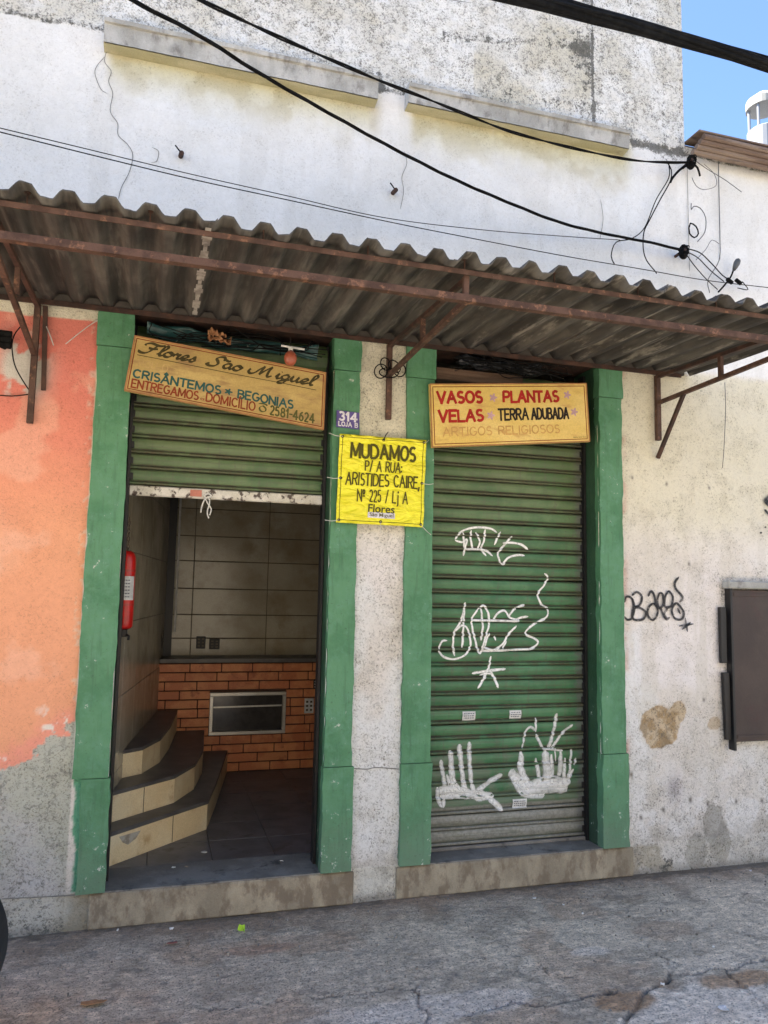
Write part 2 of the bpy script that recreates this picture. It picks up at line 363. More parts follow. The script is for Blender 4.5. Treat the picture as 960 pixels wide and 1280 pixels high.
def paint_fn(X, Z):
    n = fbm(X, Z, 2.2, 6, 3); n2 = fbm(X, Z, 9, 5, 21); n3 = fbm(X, Z, 30, 4, 40); vs_ = fbm(X*6, Z*.8, 3, 5, 60)
    C = np.zeros(X.shape+(3,)); rough = np.full(X.shape, .30); mold = np.full(X.shape, -.25)
    def lay(col, m):
        m = np.clip(m, 0, 1)[..., None]; C[:] = C*(1-m)+np.array(col)*m
    crust = np.zeros(X.shape)
    C[:] = (.84, .84, .83); lay((.78, .78, .765), sst(.45, .65, n)); lay((.80, .83, .86), sst(.52, .64, fbm(X, Z, 1.1, 3, 90))*.5); lay((.70, .69, .66), sst(.54, .66, fbm(X*2.6, Z*.55, 3, 5, 610))*.35)
    # below the awning: cream and pinkish whites, rough stucco
    low = sst(3.06, 3.0, Z)
    lay((.76, .71, .65), low); lay((.83, .785, .76), low*sst(.42, .6, n)); 
    lay((.75, .71, .54), low*sst(1.75, 2.25, Z+.5*(n-.5))*.75)
    lay((.83, .84, .84), low*sst(.5, .62, fbm(X, Z, 1.6, 4, 77))*sst(2.0, 1.6, Z)*.7)
    rough = rough+low*.45
    right = sst(2.6, 2.7, X)
    rough = rough+low*right*sst(1.0, .7, Z+.3*(n-.5))*.5
    mold = mold+low*sst(1.2, .3, Z+.4*(n-.5))*.15
    pil = sst(1.02, 1.04, X)*sst(1.32, 1.30, X)*low
    rough = np.clip(rough+pil*.2, 0, 1.2)
    # cement band over the ledges
    ln = 4.485+.035*(n2-.5)+np.where(X < -.4, .03*(X+.4), 0)
    top = sst(ln-.008, ln+.012, Z)
    crust = top*(.75+.25*sst(.4, .6, n)); lay((.80, .79, .75), top); lay((.88, .88, .86), top*sst(.42, .56, n2)); lay((.66, .63, .53), top*sst(.55, .68, n)*.55)
    rough = np.where(top > .5, 1.0, rough); mold = mold+top*.22
    mold += top*sst(.5, .75, vs_)*.22
    mold += np.exp(-((Z-ln-.01)/.035)**2)*np.where((X < -.38) | (X > 2.8) | ((X > 1.1) & (X < 1.3)), .38, 0)
    # bricked-up windows: seam and stain beside it
    lay((.62, .58, .46), top*((X > 1.7) & (X < 2.5))*sst(.4, .6, n)*.5)
    mold += top*np.exp(-((X-2.44)/.09)**2)*sst(4.62, 4.9, Z)*sst(.35, .6, n2)*.4
    mold += top*np.exp(-((X-2.52)/.012)**2)*.4
    mold += top*np.exp(-((Z-5.0-.25*(n-.5)-.05*(X-1.9))/.05)**2)*((X > 1.5) & (X < 2.5))*.33
    mold += top*np.exp(-((Z-4.66)/.06)**2)*((X > 1.9) & (X < 2.6))*.25
    # moss and drip stains under the ledges
    for a, b in ((-.37, 1.11), (1.30, 2.80)):
        inx = sst(a-.02, a+.05, X)*sst(b+.04, b-.08, X)
        d = 4.46-Z
        m = inx*sst(.36+.15*(n2-.5), .02, d)*(d > -.03)*sst(.1, .5, vs_+.15)
        lay((.58, .545, .33), m*.95); lay((.42, .36, .22), m*sst(.45, .65, n2)*.5)
        rough = np.maximum(rough, m*.6); mold += inx*sst(.07, 0, d)*(d > -.02)*.3
        mold += np.exp(-((X-b+.03)/.09)**2)*sst(.5, .05, d)*(Z < 4.6)*.27
        lay((.55, .50, .42), np.exp(-((X-b+.08)/.09)**2)*sst(.42, .1, d)*(Z < 4.5)*.6*sst(.3, .6, n2))
        mold += np.exp(-((X-a-.01)/.04)**2)*sst(.35, .05, d)*(Z < 4.6)*.22
    # mould line down the corner of the tall part
    for cx, cz, rx, rz, am in ((3.03, 4.45, .17, .12, .42), (3.17, 4.1, .06, .40, .30), (3.02, 3.55, .16, .30, .26), (2.97, 3.38, .09, .10, .42), (3.35, 3.35, .35, .16, .25)):
        mold += am*np.exp(-(((X-cx)/rx)**2+((Z-cz)/rz)**2))*sst(.25, .6, n2+.1)*1.15
    # run-off streaks and grime low on the walls
    lay((.66, .62, .54), low*right*sst(.52, .62, fbm(X*3.5, Z*.6, 3, 5, 301))*sst(2.9, 1.2, Z)*.45)
    g_ = low*right*sst(.95, .15, Z+.7*(n-.5)+.3*(n2-.5)); lay((.76, .72, .67), g_*.6); lay((.86, .85, .84), g_*sst(.5, .6, n2)*.6); crust = np.maximum(crust, g_*.55)
    lay((.50, .46, .40), low*(Z > .17)*sst(.33, .18, Z+.35*(n2-.5))*.6)
    hx = wp(913, 800, 3.97).x; hz0, hz1 = wp(918, 927, 3.97).z, wp(915, 737, 3.97).z
    fr = np.exp(-np.clip(np.maximum(np.maximum(hx-.03-X, hz0-Z), Z-hz1-.05), 0, 9)/.035)*(X > hx-.3)*(X > 3.2); mold += fr*.42*sst(.3, .6, n2+.05); crust = np.maximum(crust, fr)
    crust = np.maximum(crust, pil*.35); mold += pil*sst(.9, .2, Z)*.12
    # salmon wall on the left
    pk = sst(-.325, -.335, X)*sst(2.93+.02*(n2-.5), 2.92+.02*(n2-.5), Z)
    bd = .737+(X+.643)*.64+.10*(n2-.5)+.15*(n3-.5)
    bd = np.where(X < -.643, .737+(X+.643)*.3+.09*(n2-.5), bd)
    lay((.50, .50, .42), pk*sst(bd+.01, bd-.01, Z)); lay((.54, .52, .50), pk*sst(bd+.01, bd-.01, Z)*sst(.35, .6, n)); crust = np.where((pk > .5) & (Z < bd), .75, crust); 
    mold = np.where((pk > .5) & (Z < bd), -.08+.2*sst(.5, .15, Z), mold); rough = np.where((pk > .5) & (Z < bd), .8, rough)
    pm = pk*sst(bd-.006, bd+.006, Z)
    lay((.80, .37, .21), pm); lay((.82, .41, .25), pm*sst(.45, .6, n)); lay((.70, .215, .165), pm*sst(1.7, 2.6, Z+.4*(n-.5))); lay((.86, .50, .36), pm*sst(.55, .66, fbm(X, Z, 5, 5, 500))*.4)
    lay((.82, .30, .24), pm*sst(bd+.16, bd, Z)*.7)
    lay((.80, .72, .62), pm*sst(bd+.22, bd, Z)*sst(.62, .66, n3)*sst(.48, .6, n2))
    lay((.60, .56, .50), pm*np.exp(-(((X+.66)/.09)**2+((Z-2.66)/.14)**2))*2.2*sst(.42, .52, n2+.3*(n3-.5)))
    rough = np.where(pm > .5, .4, rough); mold = np.where(pm > .5, -.4, mold)
    # ragged brush edge of the green paint beside the first pilaster
    ge = -.300-.03*sst(.6, 1.0, Z)-.07*(fbm(X*0, Z, 9, 5, 7)-.5)
    lay((.13, .36, .22), sst(ge-.004, ge+.004, X)*(X < -.2)*(Z < 1.05)*(Z > .17))
    lay((.62, .66, .56), sst(-.37, -.355, X)*sst(-.3, -.31, X)*(Z < 2.9)*(Z > 1.05)*sst(.6, .68, n3)*.35)
    # spalled patch and smudge on the right wall
    def blob(px, py, rx, rz, amp=.5):
        c = wp(px, py, DW); q = np.sqrt(((X-c[0])/rx)**2+((Z-c[2])/rz)**2)+amp*(n2-.5)+.25*(n3-.5); return sst(1.04, .96, q)
    pt = np.clip(blob(824, 909, .145, .118, .45)+blob(848, 890, .055, .065, .3), 0, 1)
    lay((.44, .31, .17), pt); lay((.60, .48, .33), pt*sst(.42, .55, n3)); lay((.30, .22, .13), pt*sst(.5, .6, n2)*.6); crust = np.maximum(crust, pt*.6); rough = np.where(pt > .5, .9, rough)
    pt2 = blob(893, 905, .05, .04); lay((.5, .38, .24), pt2*.7)
    c_s = wp(843, 985, DW); gr = np.exp(-(((X-c_s[0])/.055)**2+((Z-c_s[2])/.07)**2))*sst(.3, .6, n2+.1); mold += gr*.42; lay((.40, .37, .39), gr*.8)
    for px, py, a_ in ((863, 1000, .012), (885, 1005, .010), (920, 1002, .009), (952, 1001, .009), (829, 1012, .010), (801, 1022, .009), (789, 968, .010), (880, 875, .008), (741, 575, .008), (790, 597, .007), (833, 605, .008), (861, 705, .008), (886, 610, .007)):
        c_s = wp(px, py, DW); sp = np.exp(-(((X-c_s[0])/a_)**2+((Z-c_s[2]+.3*(X-c_s[0]))/(a_*1.5))**2)); lay((.16, .14, .12), sp*1.1)
    lay((.62, .40, .33), np.exp(-((X-2.69)/.03)**2)*(X > 2.68)*low*sst(.5, .6, fbm(X, Z, 5, 4, 410))*.8)
    for px, py in ((902, 1052), (870, 1068), (893, 1030)):
        g = blob(px, py, .07, .12, 1.2); lay((.36, .34, .30), g*.75); rough = np.maximum(rough, g)
    lay((.42, .36, .26), sst(.17, .15, Z)*low*(X < 3.0)*(X > 2.7)*sst(.4, .5, n2)*.8)
    # base course
    b = sst(.175, .165, Z); bs_ = np.where(X > 2.7, .25, .6); lay((.60, .57, .47), b*bs_); lay((.36, .33, .28), b*sst(.5, .62, n2)*.8*(bs_+.2))
    lay((.30, .28, .25), sst(.06, 0, Z+.05*(n2-.5))*.8); mold += sst(.12, .0, Z)*.2
    lay((.27, .24, .17), b*sst(-.42, -.28, X+.1*(n2-.5))*(X < 0)*.8)
    # small dark nicks
    nick = sst(.80, .84, vnoise(X*22, Z*17, 5))*sst(.45, .6, n)*low*(X > 2.7); mold += nick*.3
    C *= (1+.07*(n3-.5))[..., None]
    return np.clip(C, .02, .9), np.clip(rough, 0, 1), np.clip(mold, -.5, .6), np.clip(crust, 0, 1)

def wall_mesh(name, xs, zs, holes, parent):
    X, Z = np.meshgrid(xs, zs); C, rg, mo, cr_ = paint_fn(X, Z)
    Y = DW-.010*(fbm(X, Z, 1.5, 3, 12)-.5)-.0045*rg*(fbm(X, Z, 28, 3, 33)-.5)*2
    c = wp(828, 903, DW); d = np.sqrt(((X-c[0])/.115)**2+((Z-c[2])/.10)**2)+.5*(fbm(X, Z, 9, 5, 21)-.5)
    Y = Y+.006*sst(1.05, .95, d)
    V = np.stack([X, Y, Z], -1).reshape(-1, 3)
    nx = len(xs); i, j = np.meshgrid(np.arange(nx-1), np.arange(len(zs)-1)); i = i.ravel(); j = j.ravel()
    cx = (xs[i]+xs[i+1])/2; cz = (zs[j]+zs[j+1])/2; keep = np.ones(len(i), bool)
    for a, b, z0, z1 in holes: keep &= ~((cx > a) & (cx < b) & (cz > z0) & (cz < z1))
    i, j = i[keep], j[keep]; a = j*nx+i
    F = np.stack([a, a+1, a+1+nx, a+nx], -1)
    used = np.zeros(len(V), bool); used[F.ravel()] = True; idx = np.cumsum(used)-1
    G = np.stack([rg, mo, cr_], -1).reshape(-1, 3)
    return np_mesh(name, V[used], idx[F], 'plaster', parent, True, {'paint': C.reshape(-1, 3)[used], 'grit': G[used]})

shop = empty('shop_building', (1.4, 4.0, 0), 'old white plastered shop building with green door pilasters and a salmon left end', 'building')
xs = np.concatenate([[-7, -4, -2.5, -1.6], lines(-1.1, EDGE, .0085, (*O1, *O2, EDGE))])
zs = np.concatenate([lines(0, 5.75, .0085, (SILL, OT)), [5.9, 6.2, 6.8, 8.2, 10.5]])  # upper rows lie out of view, raised so the wall shades the street
wall_mesh('wall', xs, zs, [(*O1, SILL, OT), (*O2, SILL, OT)], shop)
# unseen side walls and roof, added tall behind the front to block the sun
b = MB(); b.box(-7, -6.97, 4.02, 12, 0, 10.5); b.box(EDGE-.03, EDGE-.002, 4.02, 12, 0, 10.5); b.box(-7, EDGE, 12, 12.03, 0, 10.5)
b.build('side_wall', weathered('side_plaster', (.62, .62, .6), (.7, .7, .69), .9, 3), shop)
MB().box(-7.05, EDGE+.05, 3.96, 12.05, 10.5, 10.65).build('roof', 'cement', shop)

# pilasters with their plinth blocks and capitals
def pilaster(x0, x1, px0=None, ztop=2.985):
    px0 = x0-.004 if px0 is None else px0
    root = bpy.data.objects.new('pilaster', None); COL.objects.link(root); root.parent = shop
    root.location = (0, 0, 0); root.matrix_parent_inverse = Matrix.Translation(-shop.location)
    def shaft(name, a, b_, z0, z1, yf):
        nx, nz = 14, max(4, int((z1-z0)/.02)); X, Z = np.meshgrid(np.linspace(a, b_, nx), np.linspace(z0, z1, nz))
        n = fbm(X, Z, 7, 4, int(abs(a)*100)); edge = (fbm(X*0+a, Z, 12, 3, 5)-.5)
        Xw = X+np.where(X == a, 1, 0)*edge*.018+np.where(X == b_, 1, 0)*(fbm(X*0+b_, Z, 12, 3, 8)-.5)*.016
        V = np.stack([Xw, yf-.006*(n-.5), Z], -1)
        Lf = V.copy(); 
        Vl = V.reshape(-1, 3); F = []
        i, j = np.meshgrid(np.arange(nx-1), np.arange(nz-1)); a0 = (j*nx+i).ravel()
        F = np.stack([a0, a0+1, a0+1+nx, a0+nx], -1)
        sides = []
        vv = [Vl]; off = len(Vl); FF = [F]
        for col in (0, nx-1):
            e = V[:, col]; bk = e.copy(); bk[:, 1] = 4.03
            vv += [e, bk]; q = np.arange(nz-1)+off; FF.append(np.stack([q, q+1, q+1+nz, q+nz], -1)); off += 2*nz
        for row in (0, nz-1):
            e = V[row]; bk = e.copy(); bk[:, 1] = 4.03
            vv += [e, bk]; q = np.arange(nx-1)+off; FF.append(np.stack([q, q+1, q+1+nx, q+nx], -1)); off += 2*nx
        o = np_mesh(name, np.concatenate(vv), np.concatenate(FF), 'green', None, False)
        o.parent = root
    shaft('shaft', x0, x1, .695, 2.80, 3.976)
    shaft('plinth', px0, x1+.010, .171, .692, 3.968)
    shaft('capital', x0-.006, x1+.006, 2.803, ztop, 3.968)
for a in ((-.327, -.165, -.283), (.885, 1.03), (1.305, 1.465), (2.525, 2.68)): pilaster(*a)
# reveals
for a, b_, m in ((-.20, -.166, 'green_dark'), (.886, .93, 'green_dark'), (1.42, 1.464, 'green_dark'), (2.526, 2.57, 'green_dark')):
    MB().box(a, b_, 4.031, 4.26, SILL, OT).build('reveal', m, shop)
# sill: one cement step under both doors and a lintel over them
for a, b_ in ((-.225, 1.06), (1.29, 2.73)):
    X0, X1 = a, b_
    sb = MB(); sb.box(X0, X1, 3.986, 4.20, 0, SILL-.004); sb.build('sill', 'cement', shop, bevel=.006)
    MB().box(max(X0, O1[0]) if a < 1 else O2[0], O1[1] if a < 1 else O2[1], 3.989, 4.30, SILL-.003, SILL+.004).build('sill_top', 'cement_top', shop)
MB().box(-.3, 2.75, 4.03, 4.28, OT+.002, 3.2).build('lintel', 'rust_dark', shop)

# cement ledges high on the wall
MAT['ledge'] = weathered('ledge_cement', (.36, .36, .34), (.52, .52, .50), .9, 7, dirt=(.13, .12, .11), dscale=12, dthr=(.5, .68), bstr=.7, bscale=55, stretch=(1, 1, .6), damt=.7)
MAT['ledge_moss'] = weathered('ledge_moss', (.46, .43, .26), (.58, .54, .36), .9, 7, dirt=(.25, .2, .12), dscale=9, stretch=(.4, 1, 2), bstr=.6, damt=.6)
for (q0, q1, q2) in (((131, 20), (474, 90), (137, 53)), ((512, 102), (788, 165), (513, 128))):
    x0, x1 = wp(*q0, 3.915).x, wp(*q1, 3.915).x; z1 = wp(*q0, 3.915).z; z0 = wp(*q2, 3.93).z
    lg = MB(); n = 30
    def prof(x, k):
        j = (math.sin(x*23)+math.sin(x*57+k))*.0025
        return [(x, 3.93+j, z0+j), (x, 3.925+j, z1-.03), (x, 3.912+j, z1-.026+j), (x, 3.91+j, z1-.004+j), (x, 4.0, z1+.01), (x, 4.02, z0-.01)]
    P = [prof(x0+(x1-x0)*k/n, k) for k in range(n+1)]
    i0 = 0
    for k in range(n+1): lg.v += P[k]
    for k in range(n):
        for q in range(5): lg.f.append((k*6+q, (k+1)*6+q, (k+1)*6+q+1, k*6+q+1))
    lg.f.append(tuple(range(6))); lg.f.append(tuple(n*6+q for q in range(6)))
    lg.build('ledge', 'ledge', shop)
    un = MB()
    for k in range(n):
        a, c = P[k][0], P[k+1][0]
        un.quad((a[0], a[1]+.004, a[2]-.003), (c[0], c[1]+.004, c[2]-.003), (c[0], 4.0, z0-.012), (a[0], 4.0, z0-.012))
    un.build('ledge_underside', 'ledge_moss', shop)

# cracks in the plaster
def ribbon(name, strokes, mapf, width, mat, parent, lift=.001, prof=None, fade=None, seg=None, soft=False):
    VV = []; FF = []; AA = []; off = 0; cnt = 0
    for st in strokes:
        wd = width
        if isinstance(st, tuple) and isinstance(st[1], (int, float)): st, wd = st[0], st[1]*(1.08 if fade and mat == 'spray_white' else 1)
        pts = [np.array(mapf(*p)) for p in st]
        pts = np.array(spline(pts, step=seg or .006)); 
        if len(pts) < 2: continue
        tg = np.gradient(pts, axis=0); tg /= np.linalg.norm(tg, axis=1)[:, None]+1e-9
        nr = np.stack([-tg[:, 1], tg[:, 0]], -1); m = len(pts)
        taper = np.minimum(1, np.minimum(np.arange(m)+1.5, m-np.arange(m)+.5)/4)
        taper = taper*(.85+.3*vnoise(np.arange(m)/6., np.full(m, cnt*7.1), 3))
        us = np.array([-1, -.62, 0, .62, 1]) if fade else np.array([-1, 1])
        al = (np.array([0, .7, 1, .75, 0]) if soft else np.array([0, .9, 1, .9, 0])) if fade else np.array([1, 1])
        G = pts[:, None, :]+nr[:, None, :]*(us[None, :, None]*wd/2*taper[:, None, None])
        y = DW-lift-cnt*.00012-np.arange(m)[:, None]*.000002+0*G[..., 0]
        if prof is not None: y = prof(G[..., 1])-lift-cnt*.00005-np.arange(m)[:, None]*.000001
        V = np.stack([G[..., 0], y, G[..., 1]], -1).reshape(-1, 3); k = len(us)
        a = (np.arange(m-1)[:, None]*k+np.arange(k-1)[None, :]).ravel()+off
        FF.append(np.stack([a, a+1, a+1+k, a+k], -1)); VV.append(V); off += len(V); cnt += 1
        AA.append((al[None, :]*np.ones(m)[:, None]*(fade if fade else 1)).ravel())
    return np_mesh(name, np.concatenate(VV), np.concatenate(FF), mat, parent, True, {'cover': np.concatenate(AA)})
def wxz(px, py):
    p = wp(px, py, DW); return (p[0], p[2])
cracks = [[(134, 62), (131, 78), (139, 90), (136, 103), (141, 118), (138, 140), (147, 155), (148, 170), (160, 182), (166, 195), (162, 215), (152, 235), (148, 250)],
          [(131, 72), (121, 84), (119, 94), (126, 112), (134, 118)], [(505, 190), (508, 205), (502, 222), (504, 240), (500, 262)],
          [(750, 250), (753, 275), (749, 300)], [(190, 185), (198, 190), (196, 202), (189, 204)],
          [(858, 200), (859, 250), (860, 300), (861, 340)], [(897, 205), (898, 240), (899, 290), (899, 325)]]
for ck_ in cracks[:5]: ribbon('crack', [ck_], wxz, .0035, 'crack', shop, .007)
for ck_ in ([(440, 960), (458, 961), (470, 959), (499, 961)], [(0, 1123), (40, 1121), (80, 1119), (112, 1117)]): ribbon('crack', [ck_], wxz, .005, 'crack', shop, .008)
for ck_ in ([(777, 940), (783, 948), (786, 962), (783, 990)], [(555, 0), (590, 5)]): ribbon('crack', [ck_], wxz, .004, 'crack', shop, .008)

# ------------------------------------------------------------------ room behind the open door
YB = 6.3
def wl(y): return -.215+(y-4.2)*.133            # left wall runs slightly askew
fl = MB().box(-.4, 3.1, 4.20, 6.9, .10, .158).build('room_floor', 'grout', shop)
for i in range(7):
    for j in range(7):
        x0 = -.30+i*.335; y0 = 4.302+j*.335
        if j == 6: continue
        z = .158
        MB().box(x0, x0+.331, y0, min(y0+.331, YB), .1585, .1655+random.uniform(0, .0012)).build('floor_tile', 'floor_tile', fl, bevel=.0015)
lw = MB(); lw.hexa([(wl(4.2), 4.2, .1), (wl(6.9), 6.9, .1), (wl(6.9), 6.9, 3.1), (wl(4.2), 4.2, 3.1)],
                   [(wl(4.2)-.05, 4.2, .1), (wl(6.9)-.05, 6.9, .1), (wl(6.9)-.05, 6.9, 3.1), (wl(4.2)-.05, 4.2, 3.1)])
lw = lw.build('room_side_wall', 'grout', shop)
for i in range(5):
    for j in range(7):
        y0 = 4.21+i*.45; z0 = .17+j*.41; y1 = y0+.446; z1 = z0+.406
        t = MB(); dx = .007
        t.hexa([(wl(y0)+dx, y0, z0), (wl(y1)+dx, y1, z0), (wl(y1)+dx, y1, z1), (wl(y0)+dx, y0, z1)],
               [(wl(y0), y0, z0), (wl(y1), y1, z0), (wl(y1), y1, z1), (wl(y0), y0, z1)])
        t.build('wall_tile', 'tile', lw, bevel=.0015)
bw = MB().box(-.2, 3.1, 6.60, 6.66, .1, 3.1).build('room_back_wall', 'grout', shop)
zl = [1.0, 1.19, 1.385, 1.60, 1.83, 2.04, 2.27, 2.48, 2.7, 2.92]
xl = [.06, .31, .93, 1.55, 2.17]
for i in range(4):
    for j in range(9):
        MB().box(xl[i]+.003, xl[i+1]-.003, 6.592+random.uniform(-.001, .001), 6.5995, zl[j]+.004, zl[j+1]-.004).build('wall_tile', 'tile', bw, bevel=.0015)
MB().box(wl(4.2)-.3, 3.1, 4.2, 6.9, 3.1, 3.14).build('room_ceiling', 'dark_room', shop)
MB().box(3.05, 3.1, 4.2, 6.9, .1, 3.1).build('room_side_wall', 'dark_room', shop)
MB().box(.98, 1.40, 4.2, 4.26, .1, 3.1).build('room_front_wall', 'dark_room', shop)
# brick counter
bc = MB().box(wl(YB)-.02, 3.0, YB, 6.58, .16, 1.015).build('brick_counter', 'mortar', shop)
MB().box(wl(YB)-.02, 3.0, YB-.03, 6.59, 1.017, 1.052).build('counter_top', 'tread', bc, bevel=.003)
rows = 12; rh = (1.012-.168)/rows; hx0, hx1, hz0, hz1 = .462, 1.066, .455, .785
for r in range(rows):
    x = .03-random.uniform(0, .24); z0 = .168+r*rh
    while x < 1.75:
        L = .245; a, c = max(x, .045), x+L-.008
        if c-a > .03:
            segs = [(a, c)]
            if z0+rh > hz0 and z0 < hz1: segs = [s for s in ((a, min(c, hx0)), (max(a, hx1), c)) if s[1]-s[0] > .02]
            for s in segs:
                MB().box(s[0], s[1], YB-.012-random.uniform(0, .003), YB-.0005, z0+.005, z0+rh-.004).build('brick', 'brick', bc, bevel=.002)
        x += L
hf = MB()
for q in ((hx0, hx1, hz1-.028, hz1), (hx0, hx1, hz0, hz0+.028), (hx0, hx0+.028, hz0+.0285, hz1-.0285), (hx1-.028, hx1, hz0+.0285, hz1-.0285)):
    hf.box(q[0], q[1], YB-.035, YB-.002, q[2], q[3])
hf = hf.build('display_hatch', 'steel', shop, bevel=.003)
MB().box(hx0+.03, hx1-.03, YB-.012, YB-.004, hz0+.03, hz1-.03).build('glass_pane', 'glass_dark', hf)
hb = MB(); hb.bar((hx0+.03, YB-.02, hz1-.115), (hx1-.03, YB-.02, hz1-.11), .004, .012); hb.build('glass_strip', 'steel', hf)  # thin steel strip across the upper part of the glass
MB().box(.075, .155, 6.50, 6.58, 1.053, 3.1).build('post', 'black', shop)
MB().tube([(.175, 6.45, 1.25), (.172, 6.45, 3.05)], .009).build('conduit', 'label_white', shop)

# stairs: three winding steps
def arc(a, b_, c, n=6): return [tuple((np.array(a)*(1-t)**2+2*np.array(b_)*t*(1-t)+np.array(c)*t*t)) for t in np.linspace(0, 1, n)]
s1 = [(-.30, 4.26), (-.165, 4.298+.03), (.369, 4.852), (.45, 5.3), (.617, 6.29), (-.05, 6.29), (-.30, 5.0)]
s2 = [(-.30, 4.40), (-.169, 4.506), (.171, 4.833)]+[(.30, 5.12), (.375, 5.55), (.43, 6.29)]+[(-.02, 6.29), (-.29, 5.0)]
s3 = [(-.30, 4.70), (-.179, 4.772), (-.019, 4.897)]+[(.085, 5.18), (.15, 5.6), (.22, 6.29)]+[(0, 6.29), (-.28, 5.0)]
st = bpy.data.objects.new('staircase', None); COL.objects.link(st); st.parent = shop; st.matrix_parent_inverse = Matrix.Translation(-shop.location)
for poly, z0, z1 in ((s1, .166, .335), (s2, .336, .497), (s3, .498, .656)):
    MB().prism(poly, z0, z1-.022).build('riser', 'riser', st).parent = st
    cx, cy = np.mean([p[0] for p in poly]), np.mean([p[1] for p in poly])
    big = [(x+(x-cx)*.02, y+(y-cy)*.012) if y < 6.2 else (x, y) for x, y in poly]
    MB().prism(big, z1-.0215, z1).build('tread', 'tread', st, bevel=.003)
# tile joints on the front risers, and the broken tile corner
j = MB()
for (ax, ay), (bx_, by), z0, z1, ks in (((-.165, 4.328), (.369, 4.852), .17, .312, (.62,)), ((-.169, 4.506), (.171, 4.833), .338, .474, (.5,))):
    for k in ks:
        x = ax+(bx_-ax)*k; y = ay+(by-ay)*k; j.bar((x, y-.0015, z0), (x, y-.0015, z1), .004, .004, (1, 0, 0))
j.build('riser_joint', 'grout', st)
brk = [(155, 1045), (170, 1041), (158, 1056), (150, 1050)]
q = MB(); 
def on_riser(px, py, off=.003):
    d = pxray(px, py); a = np.array([-.165, 4.328]); e = np.array([.369-(-.165), 4.852-4.328]); nrm = np.array([e[1], -e[0]]); nrm /= np.linalg.norm(nrm)
    k = ((a+nrm*off)@nrm)/(d[:2]@nrm); return Vector((d[0]*k, d[1]*k, d[2]*k+EYE))
q.quad(*[on_riser(*p) for p in ((149, 1046), (176, 1038), (170, 1048), (160, 1056), (153, 1053))])
q.build('broken_tile', weathered('broken_mortar', (.30, .26, .2), (.45, .42, .36), .95, 30, bstr=.6), st)

# ================================================================== ROLLER SHUTTERS
PITCH = .083
def slat_prof(f):                       # f: height inside one slat 0..1 -> depth (towards street negative)
    zf = f*PITCH
    return np.interp(zf, [0, .003, .008, .014, .019, .023, .030, .055, .079, .083], [.007, -.001, -.007, -.007, -.001, .007, .001, -.005, .000, .007])
def slat_mesh(name, x0, x1, mat):
    z = np.array([0, .0015, .003, .0055, .008, .011, .014, .0165, .019, .021, .023, .026, .030, .038, .047, .055, .063, .071, .079, .081, .0829])
    y = slat_prof(z/PITCH); wear_groove = np.interp(z, [0, .002, .006, .012, .018, .022, .03, .083], [2, 2, .9, 1, .9, 2, .15, .0]); wear_groove[-1] = 2; wear_groove[-3] = .6
    xs_ = np.linspace(x0, x1, 9); X, Zi = np.meshgrid(xs_, np.arange(len(z)))
    V = np.stack([X, y[Zi]+0*X, z[Zi]+0*X], -1).reshape(-1, 3)
    nx = len(xs_); i, j_ = np.meshgrid(np.arange(nx-1), np.arange(len(z)-1)); a = (j_*nx+i).ravel()
    F = np.stack([a, a+1, a+1+nx, a+nx], -1)
    me_o = np_mesh(name, V, F, mat, None, True, {'wear_groove': (wear_groove[Zi]+0*X).ravel()})
    return me_o
def shutter(x0, x1, y, zb, zt, mat, label):
    root = bpy.data.objects.new('roller_shutter', None); COL.objects.link(root); root.parent = shop
    root.matrix_parent_inverse = Matrix.Translation(-shop.location); root['label'] = label
    first = None; z = zb
    while z < zt:
        if first is None: o = first = slat_mesh('slat', x0, x1, mat)
        else: o = first.copy(); COL.objects.link(o)
        o.parent = root
        o.location = (random.uniform(-.003, .003), y+random.uniform(-.0010, .0010), z); o.rotation_euler = (random.uniform(-.010, .010), random.uniform(-.0014, .0014), random.uniform(-.0006, .0006))
        z += PITCH
    # end locks: the small dark clips at the slat ends and the guide rails
    for xx, s in ((x0, 1), (x1, -1)):
        c0 = None; z = zb
        while z < zt:
            if c0 is None: c0 = o = MB().box(-.012, .012, -.012, -.004, .026, .062).build('end_clip', 'black', None, bevel=.002)
            else: o = c0.copy(); COL.objects.link(o)
            o.parent = root; o.location = (xx+s*.010+random.uniform(-.004, .004), y, z); z += PITCH
        g = MB().box(xx-.004 if s > 0 else xx-.010, xx+.010 if s > 0 else xx+.004, y-.035, y+.03, SILL+.006, 2.97)
        o = g.build('guide_rail', 'black', None); o.parent = root
    return root
Y1, Y2 = 4.15, 4.16
sh1 = shutter(-.158, .878, Y1, 2.13, 2.80, 'slat1', 'rolled halfway up, with a dirty white bottom bar')
sh2 = shutter(1.472, 2.518, Y2, .19, 2.85, 'slat2', 'fully closed, sprayed with white graffiti')
MB().tube([(-.15, 4.19, 2.90), (.87, 4.19, 2.90)], .09, 20).build('shutter_drum', 'slat1', sh1).parent = sh1
MAT['bar_white'] = weathered('dirty_white_bar', (.55, .52, .44), (.68, .65, .58), .6, 12, dirt=(.07, .05, .04), dscale=22, dthr=(.52, .6), bstr=.3)
o = MB().box(-.150, .870, Y1-.018, Y1+.010, 2.074, 2.127).build('bottom_bar', 'bar_white', sh1, bevel=.006); o.parent = sh1
o = MB().box(1.478, 2.512, Y2-.016, Y2+.006, .170, .189).build('bottom_bar', 'cement_top', sh2, bevel=.003); o.parent = sh2
# corroded lower lip of the bar, paper label and lock
a, c = wp(238, 612, Y1-.02), wp(252, 621, Y1-.02)
o = MB().box(a.x, c.x, Y1-.022, Y1-.0185, c.z, a.z).build('bar_label', flat('faded_red', (.55, .2, .14), .7), sh1); o.parent = sh1

